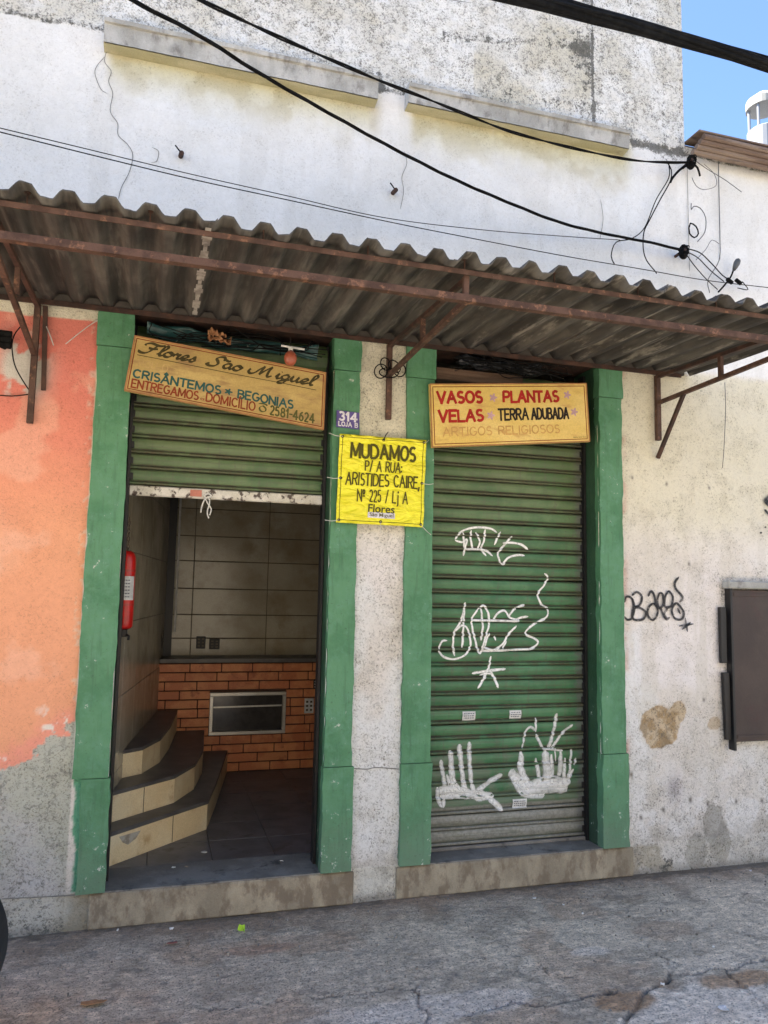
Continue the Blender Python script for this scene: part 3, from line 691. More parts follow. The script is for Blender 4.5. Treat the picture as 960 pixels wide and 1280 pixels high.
def prof2(z): return Y2+slat_prof(((z-.19) % PITCH)/PITCH)
def c7(cx, cy): p = wp(520+cx/4.3636, 640+cy/4.3636, Y2); return (p[0], p[2])
def c8(cx, cy): p = wp(520+cx/4.3636, 860+cy/4.3636, Y2); return (p[0], p[2])
tags = [
 [[(210,150),(250,105),(320,85),(400,90),(440,112)], [(210,155),(250,165),(275,150),(265,200),(255,240)], [(255,110),(262,200)], [(300,100),(296,150),(310,205)],
  [(325,110),(345,160),(335,205)], [(375,95),(370,150),(355,200),(380,240)], [(265,205),(320,203),(380,212),(415,240)], [(460,108),(440,145),(425,180)],
  [(520,133),(480,180),(445,225),(450,255),(470,285),(500,250),(550,235),(590,238)], [(470,170),(520,168),(570,178),(612,205)]],
 [[(697,335),(717,355),(695,400),(662,450),(680,500),(715,530),(708,575),(660,600),(610,635),(598,668),(645,690),(662,715),(625,745),(560,750),(460,755),(350,757)],
  [(122,748),(140,705),(168,700)], [(120,755),(150,790),(210,802),(270,775),(295,730)], [(268,492),(245,590),(210,650),(200,720),(208,785)],
  [(262,515),(258,600),(250,740)], [(205,655),(250,618),(285,650),(298,735)], [(335,530),(302,590),(316,680),(345,770),(372,700),(398,590),(370,512),(335,530)],
  [(352,525),(362,620),(352,700)], [(418,600),(440,555),(480,538),(510,575),(560,590)], [(500,570),(540,525),(592,505)], [(545,585),(575,575),(610,570)], [(300,590),(420,592),(560,597)],
  [(425,675),(432,700)], [(360,735),(420,752),(470,720),(500,670),(545,620)], [(470,745),(490,705)], [(400,660),(380,700),(375,735)]],
 [([(405,785),(402,815),(392,865)], .016), ([(303,880),(390,866),(486,855)], .018), ([(392,850),(372,900),(335,962)], .018), ([(398,860),(425,905),(447,960)], .018), ([(345,890),(380,880),(420,885)], .012)]]
for tg_ in tags:
    o = ribbon('graffiti', tg_, c7, .0160, 'spray_white', None, .0034, prof2, 1.0, .005); o.parent = sh2
hands = [
 [([(140,540),(200,600)], .05), ([(165,470),(205,590)], .03), ([(200,480),(235,600)], .03), ([(255,500),(280,600)], .03), ([(300,520),(330,600),(400,590)], .035), ([(340,560),(400,600),(450,640)], .035), ([(115,540),(118,600),(140,650)], .03)],
 [([(560,400),(590,500),(640,560)], .05), ([(650,380),(680,540)], .03), ([(735,360),(740,540)], .035), ([(810,380),(800,540)], .028), ([(590,540),(700,500),(840,510)], .05), ([(520,470),(580,570),(700,580)], .045), ([(845,330),(838,420),(830,520)], .02), ([(870,380),(860,420)], .02)],
 [([(133,390),(140,440),(152,510),(158,570)], .030), ([(185,340),(192,440),(198,550)], .038), ([(233,305),(245,420),(262,560)], .034), ([(288,292),(290,400),(300,520)], .030),
  ([(468,470),(405,505),(325,565)], .034), ([(118,560),(200,552),(300,575),(420,592)], .050), ([(130,590),(220,585),(330,590)], .04), ([(150,600),(146,652)], .03), ([(395,600),(430,630),(470,665)], .036), ([(220,520),(240,560)], .02)],
 [([(650,162),(652,240)], .020), ([(582,300),(595,240),(620,212),(652,232)], .018), ([(580,300),(578,330)], .014), ([(568,345),(575,440)], .040), ([(765,137),(748,230),(720,330)], .026),
  ([(650,250),(680,310),(712,355)], .022), ([(852,198),(805,235),(762,290),(735,335)], .02), ([(700,345),(712,440),(716,530)], .060), ([(787,340),(778,520)], .034), ([(508,450),(555,500),(622,565)], .060),
  ([(580,455),(618,545)], .04), ([(560,565),(700,548),(825,545)], .060), ([(600,530),(760,525),(830,520)], .04), ([(855,440),(820,500)], .03), ([(690,330),(740,335),(800,340)], .015), ([(750,290),(760,400)], .012)]]
for tg_ in hands:
    o = ribbon('graffiti', tg_, c8, .03, 'spray_white', None, .0034, prof2, .82, .005, True); o.parent = sh2
MAT['sticker_print'] = flat('sticker_print', (.12, .13, .16), .7)
for (cx0, cy0, cx1, cy1) in ((252, 128, 322, 176), (508, 122, 572, 166), (525, 606, 602, 650)):
    a, c = wp(520+cx0/4.3636, 860+cy0/4.3636, Y2), wp(520+cx1/4.3636, 860+cy1/4.3636, Y2)
    n = 8; v = MB()
    for k in range(n):
        z0 = c.z+(a.z-c.z)*k/n; z1 = c.z+(a.z-c.z)*(k+1)/n
        v.quad((a.x, prof2(z0)-.003, z0), (c.x, prof2(z0)-.003, z0), (c.x, prof2(z1)-.003, z1), (a.x, prof2(z1)-.003, z1))
    s_ = v.build('sticker', 'label_white', None); s_.parent = sh2
    p = MB()
    for r_ in range(3):
        zc = c.z+(a.z-c.z)*(.28+.24*r_); x = a.x+.008
        while x < c.x-.014:
            wq = random.uniform(.004, .012); p.quad(*[(xx, prof2(zz)-.0042, zz) for xx, zz in ((x, zc-.0025), (x+wq, zc-.0025), (x+wq, zc+.0025), (x, zc+.0025))]); x += wq+.004
    o = p.build('sticker_print', 'sticker_print', None); o.parent = sh2

# black tag on the right wall
def cb(cx, cy): return wxz(723+cx/4, 560+cy/4)
blk = [[(226,772),(236,744),(262,752),(276,800),(262,850),(240,858),(226,842)], [(262,738),(288,720),(312,742),(304,782),(272,798),(300,798),(332,822),(320,854),(282,860),(264,842),(270,790),(266,750)],
       [(368,775),(345,800),(344,838),(368,860),(390,832),(388,792),(368,775)], [(343,742),(360,716),(376,742),(386,792),(410,800)], [(402,722),(390,760),(400,800),(420,780),(418,735),(402,722)],
       [(404,792),(418,832),(434,856),(452,846)], [(446,712),(430,742),(428,792),(458,790),(467,744),(446,712)], [(442,800),(424,830),(440,856)],
       [(482,772),(462,808),(476,850),(510,856),(522,824),(502,790),(482,772)], [(490,800),(505,830)], [(497,645),(478,672),(482,704),(516,746),(500,772)],
       [(528,848),(540,920)], [(498,890),(570,879)], [(512,908),(556,870)]]
# ================================================================== NEIGHBOUR BUILDING (right)
nb = empty('neighbour_building', (5.6, 4.0, 0), 'low white plastered building at the right with a brown eave against the sky', 'building')
xs = np.concatenate([lines(EDGE, 4.25, .0085, (EDGE,)), [4.6, 5.5, 8.0]]); zs = lines(0, 4.55, .0085, (4.55,))
wall_mesh('wall', xs, zs, [], nb)
MB().box(EDGE+.002, 8.0, 4.02, 12, 4.45, 4.575).build('roof', 'eave', nb)
ev = MB()
for k in range(4):
    y0 = 3.93-.02*k; z0 = 4.475+.026*k
    ev.tube([(EDGE+.005+.012*k, y0, z0), (8.0, y0, z0-.02)], .019, 8)
ev.box(EDGE+.005, 8.0, 3.86, 4.02, 4.578, 4.588)
ev.build('eave', 'eave', nb, smooth=False)
for ck_ in cracks[5:]: ribbon('crack', [ck_], wxz, .004, 'crack', nb, .007)
ribbon('graffiti', [s for s in blk], cb, .019, 'spray_black', shop, .009, None, 1.0, .004)
for gk in ([([(985,222),(945,250),(933,268),(955,287),(985,318)], .04), ([(925,308),(955,338),(985,352)], .022), ([(975,240),(990,300)], .06)], [([(929,393),(931,401)], .024)], [([(906,420),(909,429)], .024)]): ribbon('graffiti', gk, cb, .012, 'spray_black', nb, .009, None, 1.0, .004)
# brown metal hatch door with hinges under a cement lip
md = bpy.data.objects.new('metal_hatch', None); COL.objects.link(md); md.parent = nb; md.matrix_parent_inverse = Matrix.Translation(-nb.location)
x0 = wp(913, 800, 3.97).x; z0, z1 = wp(918, 927, 3.97).z, wp(915, 737, 3.97).z
MB().box(x0, x0+.85, 3.955, 3.99, z0, z1).build('door_leaf', 'brown_metal', md, bevel=.004)
MB().box(x0-.012, x0+.005, 3.945, 3.995, z0-.05, z1+.05).build('door_frame', 'black', md, bevel=.002)
MB().box(x0+.30, x0+.42, 3.945, 3.954, (z0+z1)/2-.012, (z0+z1)/2+.012).build('hasp', 'rust_dark', md, bevel=.002)
for zz_ in (z0+.02, z1-.04): MB().box(x0+.02, x0+.83, 3.9505, 3.9545, zz_, zz_+.02).build('stiffener', 'brown_metal', md, bevel=.001)
for (pa, pb) in (((901, 759), (910, 829)), ((905, 841), (916, 925))):
    a, c = wp(*pa, 3.96), wp(*pb, 3.96); MB().hexa([(a.x, 3.96, a.z), (a.x+.04, 3.96, a.z), (c.x, 3.965, c.z), (c.x-.04, 3.965, c.z)], [(a.x, 3.99, a.z), (a.x+.04, 3.99, a.z), (c.x, 3.99, c.z), (c.x-.04, 3.99, c.z)]).build('hinge_plate', 'black', md, bevel=.002)
MB().box(x0-.03, x0+.88, 3.93, 4.0, z1+.006, z1+.055).build('lip', 'ledge', md, bevel=.008)

# tall pale building far behind at the upper right
fb = empty('distant_tower', (34, 38, 0), 'pale high-rise corner far behind the low roof at the right edge', 'building')
a = wp(961, 100, 40.0); 
MAT['tower_pale'] = flat('tower_pale', (.30, .30, .29), .8); MAT['tower'] = weathered('tower_paint', (.20, .215, .25), (.24, .255, .29), .7, .2, bstr=0)
c0 = wp(969, 150, 40.0)
zt, zm, zb = wp(955, 108, 40.0).z, wp(955, 150, 40.0).z, wp(955, 200, 40.0).z
MB().tube([(c0.x, 41, zb-2.5), (c0.x, 41, zm-.1), (c0.x, 41, zm)], [1.12, 1.12, 1.0], 28).build('water_tank', 'tower', fb)
for a_ in (2.6, 3.6, 4.6, 5.6): MB().tube([(c0.x+.95*math.cos(a_), 41+.95*math.sin(a_), zm), (c0.x+.95*math.cos(a_), 41+.95*math.sin(a_), zt-.5)], .1, 8).build('post', 'tower', fb)
MB().tube([(c0.x, 41, zt-.9), (c0.x, 41, zt-.5), (c0.x+.2, 41, zt)], [1.15, 1.15, .7], 28).build('canopy', 'tower_pale', fb)
MB().box(c0.x-1.0, c0.x+13, 40.5, 52, 0, zb-2.5).build('wall', 'tower', fb)
for k in range(8):
    zz = zb-4-k*3
    if zz > 2: MB().box(c0.x+.2, c0.x+1.8, 40.44, 40.5, zz-1.2, zz).build('window', 'glass_dark', fb)

# ================================================================== GROUND
def pave_paint(X, Y):
    n = fbm(X, Y, 1.2, 6, 101); n2 = fbm(X, Y, 7, 5, 120); n3 = fbm(X, Y*2.2, 22, 4, 140)
    C = np.zeros(X.shape+(3,)); C[:] = (.37, .352, .328)
    def lay(col, m): 
        m = np.clip(m, 0, 1)[..., None]; C[:] = C*(1-m)+np.array(col)*m
    lay((.44, .42, .39), sst(.45, .62, n)); lay((.26, .245, .225), sst(.52, .66, n2)*.7); lay((.52, .50, .47), sst(.6, .7, n3)*.4)
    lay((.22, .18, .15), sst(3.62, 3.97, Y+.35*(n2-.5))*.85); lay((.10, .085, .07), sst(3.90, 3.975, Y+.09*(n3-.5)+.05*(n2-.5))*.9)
    lay((.32, .25, .20), sst(.55, .66, fbm(X, Y, 3.3, 4, 160))*.45)
    return C
def dist_seg(X, Y, pl):
    D = np.full(X.shape, 9.)
    for (a, b_) in zip(pl[:-1], pl[1:]):
        a = np.array(a[:2]); b_ = np.array(b_[:2]); e = b_-a; t = np.clip(((X-a[0])*e[0]+(Y-a[1])*e[1])/(e@e+1e-9), 0, 1)
        D = np.minimum(D, np.hypot(X-a[0]-t*e[0], Y-a[1]-t*e[1]))
    return D
def G(l): return [gp(*p) for p in l]
gcr = [G([(835,1205),(838,1225),(812,1240),(800,1248),(795,1262),(780,1280),(770,1310)]), G([(835,1222),(870,1215),(905,1212),(940,1200),(975,1195)]), G([(905,1212),(915,1225),(935,1240),(960,1262)]),
       G([(570,1268),(640,1250),(700,1255),(780,1235)]), G([(515,1235),(530,1262),(540,1290)]), G([(675,1208),(692,1222),(715,1220)]), G([(820,1190),(850,1205),(838,1212)]), G([(240,1262),(330,1252),(440,1240),(520,1232)])]
gw = [.009, .006, .005, .005, .004, .004, .006, .0025]
xs = np.concatenate([[-40, -15, -7, -4, -2.5, -1.6], lines(-1.2, 4.4, .0095, ()), [4.6, 5.5, 8, 15, 40]])
ys = np.concatenate([[-1.5, 0, 1.0, 1.8], lines(2.2, 3.99, .0095, ()), [4.0, 4.03]])
X, Y = np.meshgrid(xs, ys); C = pave_paint(X, Y); warp = .055*(fbm(X, Y, 14, 5, 200)-.5)
Zg = .016*(fbm(X, Y, 1.7, 3, 9)-.5)+.007*(fbm(X, Y*1.8, 9, 3, 15)-.5)+.0045*(fbm(X, Y*1.5, 38, 3, 25)-.5)
for pl, wd in zip(gcr, gw):
    d = dist_seg(X+warp*1.6, Y+warp*1.6, pl); m = sst(wd*1.6, wd*.4, d)
    m = m*sst(.25, .5, fbm(X, Y, 14, 3, 77)); Zg -= .018*m; C = C*(1-.88*m[..., None])
# paler worn slab at the lower right and pale patches
for (px, py, rx, ry, col, am) in ((900, 1262, .55, .22, (.56, .55, .56), .75), (560, 1258, .42, .10, (.52, .52, .55), .55), (740, 1190, .10, .04, (.52, .53, .57), .5), (430, 1275, .3, .08, (.46, .46, .48), .4), (905, 1200, .35, .08, (.50, .48, .46), .6),
                              (330, 1185, .18, .05, (.29, .2, .16), .6), (250, 1160, .25, .05, (.2, .16, .13), .6), (780, 1255, .16, .1, (.27, .19, .13), .9), (930, 1225, .2, .08, (.30, .215, .15), .85)):
    p = gp(px, py); q_ = np.sqrt(((X-p.x)/rx)**2+((Y-p.y)/ry)**2)+.9*(fbm(X, Y, 7, 5, 120)-.5); m = (sst(1.1, .75, q_)*am)[..., None]; C = C*(1-m)+np.array(col)*m
    if py > 1240 and px > 850: Zg += .006*sst(1.1, .9, q_)
C *= (1+.6*(fbm(X, Y, 42, 4, 300)-.5))[..., None]*np.array([1.72, 1.55, 1.31])
V = np.stack([X, Y, Zg], -1).reshape(-1, 3); nx = len(xs); i, jj = np.meshgrid(np.arange(nx-1), np.arange(len(ys)-1)); a = (jj*nx+i).ravel()
m, t, bs = base_mat('pavement', .85, 0, .3)
P = nd(t, 'ShaderNodeNewGeometry').outputs['Position']; at_ = nd(t, 'ShaderNodeAttribute', attribute_name='paint').outputs['Color']
n1 = noise(t, P, 55, 6, .7); n2_ = noise(t, P, 220, 4, .6); n4 = noise(t, vecscale(t, P, (1, 2.5, 1)), 18, 5, .6)
c = mix(t, mapr(t, n1, .36, .64, 0, .55), at_, mix(t, 1., at_, (.55, .54, .53), 'MULTIPLY'))
c = mix(t, mapr(t, n4, .48, .66, 0, .6), c, mix(t, 1., at_, (1.45, 1.45, 1.45), 'MULTIPLY'))
n5 = noise(t, P, 110, 5, .7)
c = mix(t, mapr(t, n2_, .58, .66, 0, .55), c, (.55, .53, .50))
c = mix(t, mapr(t, n5, .52, .62, 0, .75), c, (.14, .13, .12))
c = mix(t, mapr(t, noise(t, vecscale(t, P, (1, 2, 1)), 7, 9, .75), .52, .62, 0, .5), c, (.19, .175, .16))
t.links.new(c, bs.inputs['Base Color']); bump(t, bs, math_(t, 'ADD', n1, math_(t, 'MULTIPLY', n2_, .6)), 1.0, .009)
MAT['pave'] = m
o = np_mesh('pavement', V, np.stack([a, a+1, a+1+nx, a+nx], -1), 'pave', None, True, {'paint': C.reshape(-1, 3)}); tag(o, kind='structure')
tag(MB().box(-40, 40, -1.65, -1.505, -.14, 0).build('kerb', weathered('kerb_stone', (.3, .3, .3), (.38, .38, .37), .9, 5), None, bevel=.01), kind='structure')
tag(MB().quad((-300, -300, -.135), (300, -300, -.135), (300, 300, -.135), (-300, 300, -.135)).build('road', weathered('asphalt', (.07, .07, .07), (.10, .10, .10), .9, 4, bstr=.4)), kind='structure')

# ================================================================== AWNING
YF = 2.85
aw = empty('awning', (1.2, 4.0, 2.98), 'long corrugated fibre-cement awning on rusty brackets over both shop doors', 'awning')
PER = .1402; AMP = .019
def corr(x): return AMP*np.clip(1.7*np.cos(2*np.pi*(x+.501)/PER), -1, 1)
def zsheet(y): return 2.974+(y-2.8)*.040
ns = 0
for k, (xa, xb) in enumerate(((-1.93, -.79), (-.86, .17), (.13, 1.17), (1.11, 2.15), (2.09, 3.20))):
    xs_ = np.arange(xa, xb, PER/14); ysn = np.linspace(YF-.045-random.uniform(0, .012), 3.985, 12); lift = (k % 2)*.0055
    X, Yy = np.meshgrid(xs_, ysn); skew = random.uniform(-.006, .006)
    Zt = corr(X)+zsheet(Yy)+lift+.002*np.sin(Yy*9+k)+.0025*(fbm(X, Yy, 12, 3, k)-.5)
    Yy = Yy+skew*(X-xa)/(xb-xa)+.030*(fbm(X, Yy*0+k, 16, 3, 4)-.5)*(Yy < YF)
    n_ = len(xs_); m_ = len(ysn)
    Vt = np.stack([X, Yy, Zt], -1).reshape(-1, 3); Vb = Vt.copy(); Vb[:, 2] -= .007
    i, jj = np.meshgrid(np.arange(n_-1), np.arange(m_-1)); a = (jj*n_+i).ravel(); N = n_*m_
    F = [np.stack([a, a+1, a+1+n_, a+n_], -1), np.stack([a+N, a+n_+N, a+1+n_+N, a+1+N], -1)]
    q = np.arange(n_-1); F.append(np.stack([q, q+N, q+1+N, q+1], -1)); q2 = q+(m_-1)*n_; F.append(np.stack([q2, q2+1, q2+1+N, q2+N], -1))
    q = np.arange(m_-1)*n_; F.append(np.stack([q, q+n_, q+n_+N, q+N], -1)); q3 = q+n_-1; F.append(np.stack([q3, q3+N, q3+n_+N, q3+n_], -1))
    np_mesh('corrugated_sheet', np.concatenate([Vt, Vb]), np.concatenate(F), 'sheet', aw, False)
# white sealant where two sheets overlap
sx = [s for s in np.linspace(YF-.03, 3.9, 20)]
sl = MB()
for y0, y1 in zip(sx[:-1], sx[1:]):
    wv = .014+.006*math.sin(y0*31); x = .130
    za, zb_ = zsheet(y0)+corr(np.array(x))-.0105, zsheet(y1)+corr(np.array(x))-.0105
    sl.quad((x-wv, y0, za), (x+wv, y0, za), (x+wv, y1, zb_), (x-wv, y1, zb_))
sl.build('sealant', weathered('sealant', (.42, .40, .36), (.24, .22, .2), .9, 20), aw)
def apart(mb, name, mat): return mb.build(name, mat, aw)
apart(MB().angle((-1.93, YF, 2.938), (3.12, YF, 2.932), .021, .005, -1), 'front_bar', 'rust')
apart(MB().angle((-1.93, YF+.008, 2.822), (3.10, YF+.008, 2.832), .029, .005, -1, -1), 'front_bar', 'rust')
apart(MB().box(-1.93, 3.10, 3.953, 3.961, 2.972, 2.998), 'rear_bar', 'rust_dark')
MAT['fillet'] = flat('dark_mortar_fillet', (.09, .08, .07), .95)
apart(MB().box(-1.93, 3.13, 3.963, 3.998, 2.992, 3.046), 'mortar_fillet', 'fillet')
for k in range(11):
    xb_ = -.501+.1402*(2*k+1-1)+.0; xb_ = -.501+.4206*(k-2)
    if -1.9 < xb_ < 3.1: apart(MB().tube([(xb_, YF+.012, 2.93), (xb_, YF+.012, 3.004)], .0035, 6).tube([(xb_, YF+.012, 2.992), (xb_, YF+.012, 2.999)], .011, 8), 'hook_bolt', 'rust_dark')
for bi, (X_, zb) in enumerate(((-.615, 2.38), (1.195, 2.55), (2.94, 2.565))):
    br = bpy.data.objects.new('bracket', None); COL.objects.link(br); br.parent = aw; br.matrix_parent_inverse = Matrix.Translation(-aw.location)
    def bp(mb, name, mat='rust'):
        o = mb.build(name, mat, None); o.parent = br
    bp(MB().box(X_-.014, X_+.014, 3.962, 3.990, zb, 2.975), 'wall_strap')
    bp(MB().bar((X_, 3.96, 2.965), (X_, YF+.02, 2.915), .021, .021), 'top_chord', 'rust_dark')
    bp(MB().bar((X_, 3.96, 2.80 if bi != 0 else 2.72), (X_, YF+.02, 2.822), .022, .022), 'bottom_chord')
    bp(MB().bar((X_, 3.42, 2.82), (X_, 3.42, 2.94), .022, .022, (1, 0, 0)), 'strut')
    bp(MB().bar((X_, YF+.03, 2.83), (X_, YF+.03, 2.93), .022, .022, (1, 0, 0)), 'strut')
    if bi == 2: bp(MB().bar((X_, 3.985, 2.456), (X_, 3.73, 2.80), .020, .020), 'brace', 'rust_dark')
    if bi == 0: 
        bp(MB().bar((X_+.05, 3.985, 2.55), (X_+.035, 3.975, 2.97), .022, .012, (0, 1, 0)), 'brace', 'rust_dark')

# ================================================================== SIGNS
class Board:
    def __init__(s, tl, tr, br, bl, Y, bow=None): s.c = [Vector(p) for p in (tl, tr, br, bl)]; s.Y = Y; s.bow = bow
    def p(s, u, v, lift=0):
        a = s.c[0].lerp(s.c[1], u); b_ = s.c[3].lerp(s.c[2], u); q = a.lerp(b_, v)
        y = s.Y-lift-(s.bow(u, v) if s.bow else 0); return Vector((q.x, y, q.y))
def board_mesh(B, th, parent, mat, name='panel'):
    if B.bow is None:
        mb = MB().hexa([B.p(0, 0), B.p(1, 0), B.p(1, 1), B.p(0, 1)], [B.p(0, 0, -th), B.p(1, 0, -th), B.p(1, 1, -th), B.p(0, 1, -th)])
        return mb.build(name, mat, parent)
    n = 40; u, v = np.meshgrid(np.linspace(0, 1, n), np.linspace(0, 1, n))
    V = np.array([B.p(a, c) for a, c in zip(u.ravel(), v.ravel())]); i, j_ = np.meshgrid(np.arange(n-1), np.arange(n-1)); a = (j_*n+i).ravel()
    V2 = V.copy(); V2[:, 1] += th; N = len(V); F = np.stack([a, a+n, a+1+n, a+1], -1)
    rim = []
    for q in range(n-1):
        rim += [(q, q+1, q+1+N, q+N), ((n-1)*n+q, (n-1)*n+q+N, (n-1)*n+q+1+N, (n-1)*n+q+1), (q*n, q*n+N, (q+1)*n+N, (q+1)*n), (q*n+n-1, (q+1)*n+n-1, (q+1)*n+n-1+N, q*n+n-1+N)]
    return np_mesh(name, np.concatenate([V, V2]), np.concatenate([F, F[:, ::-1]+N, np.array(rim)]), mat, parent, True)
def edge_strips(B, w_, lift, parent, mat, name='frame', inset=0., th=.006):
    W = (B.c[1]-B.c[0]).length; H = (B.c[3]-B.c[0]).length; du, dv = w_/W, w_/H; iu, iv = inset/W, inset/H
    mb = MB()
    def q(u0, v0, u1, v1): mb.hexa([B.p(u0, v0, lift), B.p(u1, v0, lift), B.p(u1, v1, lift), B.p(u0, v1, lift)], [B.p(u0, v0, lift-th), B.p(u1, v0, lift-th), B.p(u1, v1, lift-th), B.p(u0, v1, lift-th)])
    q(iu, iv, 1-iu, iv+dv); q(iu, 1-iv-dv, 1-iu, 1-iv); q(iu, iv+dv+.002, iu+du, 1-iv-dv-.002); q(1-iu-du, iv+dv+.002, 1-iu, 1-iv-dv-.002)
    return mb.build(name, mat, parent)
def text_obj(B, s, u0, v0, u1, v1, mat, parent, bold=.0, lift=.0012, name='lettering', **kw):
    o = text_one(B, s, u0, v0, u1, v1, mat, parent, min(bold, .012), lift, name, **kw)
    if bold > .012:
        d = (bold-.010)*(v1-v0)*(B.c[3]-B.c[0]).length/(B.c[1]-B.c[0]).length*.55
        e = d*(B.c[1]-B.c[0]).length/(B.c[3]-B.c[0]).length*.5
        for k, (a, c_) in enumerate(((d, 0), (-d, 0), (0, e))): text_one(B, s, u0+a, v0+c_, u1+a, v1+c_, mat, parent, .012, lift+.00012*(k+1), name, **kw)
    return o
def text_one(B, s, u0, v0, u1, v1, mat, parent, bold=.0, lift=.0012, name='lettering', shear=0., slant=0.):
    cu = bpy.data.curves.new('t', 'FONT'); cu.body = s; cu.size = 1; cu.offset = bold; cu.resolution_u = 4; cu.shear = shear
    ob = bpy.data.objects.new('t', cu); COL.objects.link(ob); bpy.context.view_layer.update()
    me = bpy.data.meshes.new_from_object(ob.evaluated_get(bpy.context.evaluated_depsgraph_get()))
    COL.objects.unlink(ob); bpy.data.objects.remove(ob)
    co = np.empty(len(me.vertices)*3, np.float32); me.vertices.foreach_get('co', co); co = co.reshape(-1, 3)
    lo, hi = co.min(0), co.max(0); U = (co[:, 0]-lo[0])/(hi[0]-lo[0]); Vv = (co[:, 1]-lo[1])/(hi[1]-lo[1])
    out = np.array([B.p(u0+(u1-u0)*a, v1+(v0-v1)*c+slant*(a-.5), lift) for a, c in zip(U, Vv)], np.float32)
    me.vertices.foreach_set('co', out.ravel()); me.materials.clear(); me.materials.append(mat); me.name = name; me.update()
    o = bpy.data.objects.new(name, me); COL.objects.link(o)
    if parent: o.parent = parent; o.matrix_parent_inverse = Matrix.Translation(-parent.location)
    return o
def stroke_obj(B, strokes, width, mat, parent, name='lettering', lift=.0012):
    mb = MB(); cnt = 0
    for st_ in strokes:
        pts = np.array(spline([np.array(B.p(u, v))[[0, 2]] for u, v in st_], step=.003))
        tg_ = np.gradient(pts, axis=0); ang = np.arctan2(tg_[:, 1], tg_[:, 0])
        nr = np.stack([-np.sin(ang), np.cos(ang)], -1); wv = width*(.45+.75*np.abs(np.sin(ang-.5)))
        y = B.Y-lift-cnt*.0001; cnt += 1
        A = pts+nr*wv[:, None]/2; Bq = pts-nr*wv[:, None]/2
        for k in range(len(pts)-1):
            yy = y-k*1e-6; mb.v += [(A[k][0], yy, A[k][1]), (A[k+1][0], yy, A[k+1][1]), (Bq[k+1][0], yy, Bq[k+1][1]), (Bq[k][0], yy, Bq[k][1])]; i = len(mb.v); mb.f.append((i-4, i-3, i-2, i-1))
    return mb.build(name, mat, parent)
def _arc(cx, cy, rx, ry, a0, a1, n=10): return [(cx+rx*math.cos(R(a0+(a1-a0)*k/n)), cy+ry*math.sin(R(a0+(a1-a0)*k/n))) for k in range(n+1)]
_O = _arc(.5, .5, .5, .5, 90, 450, 20)
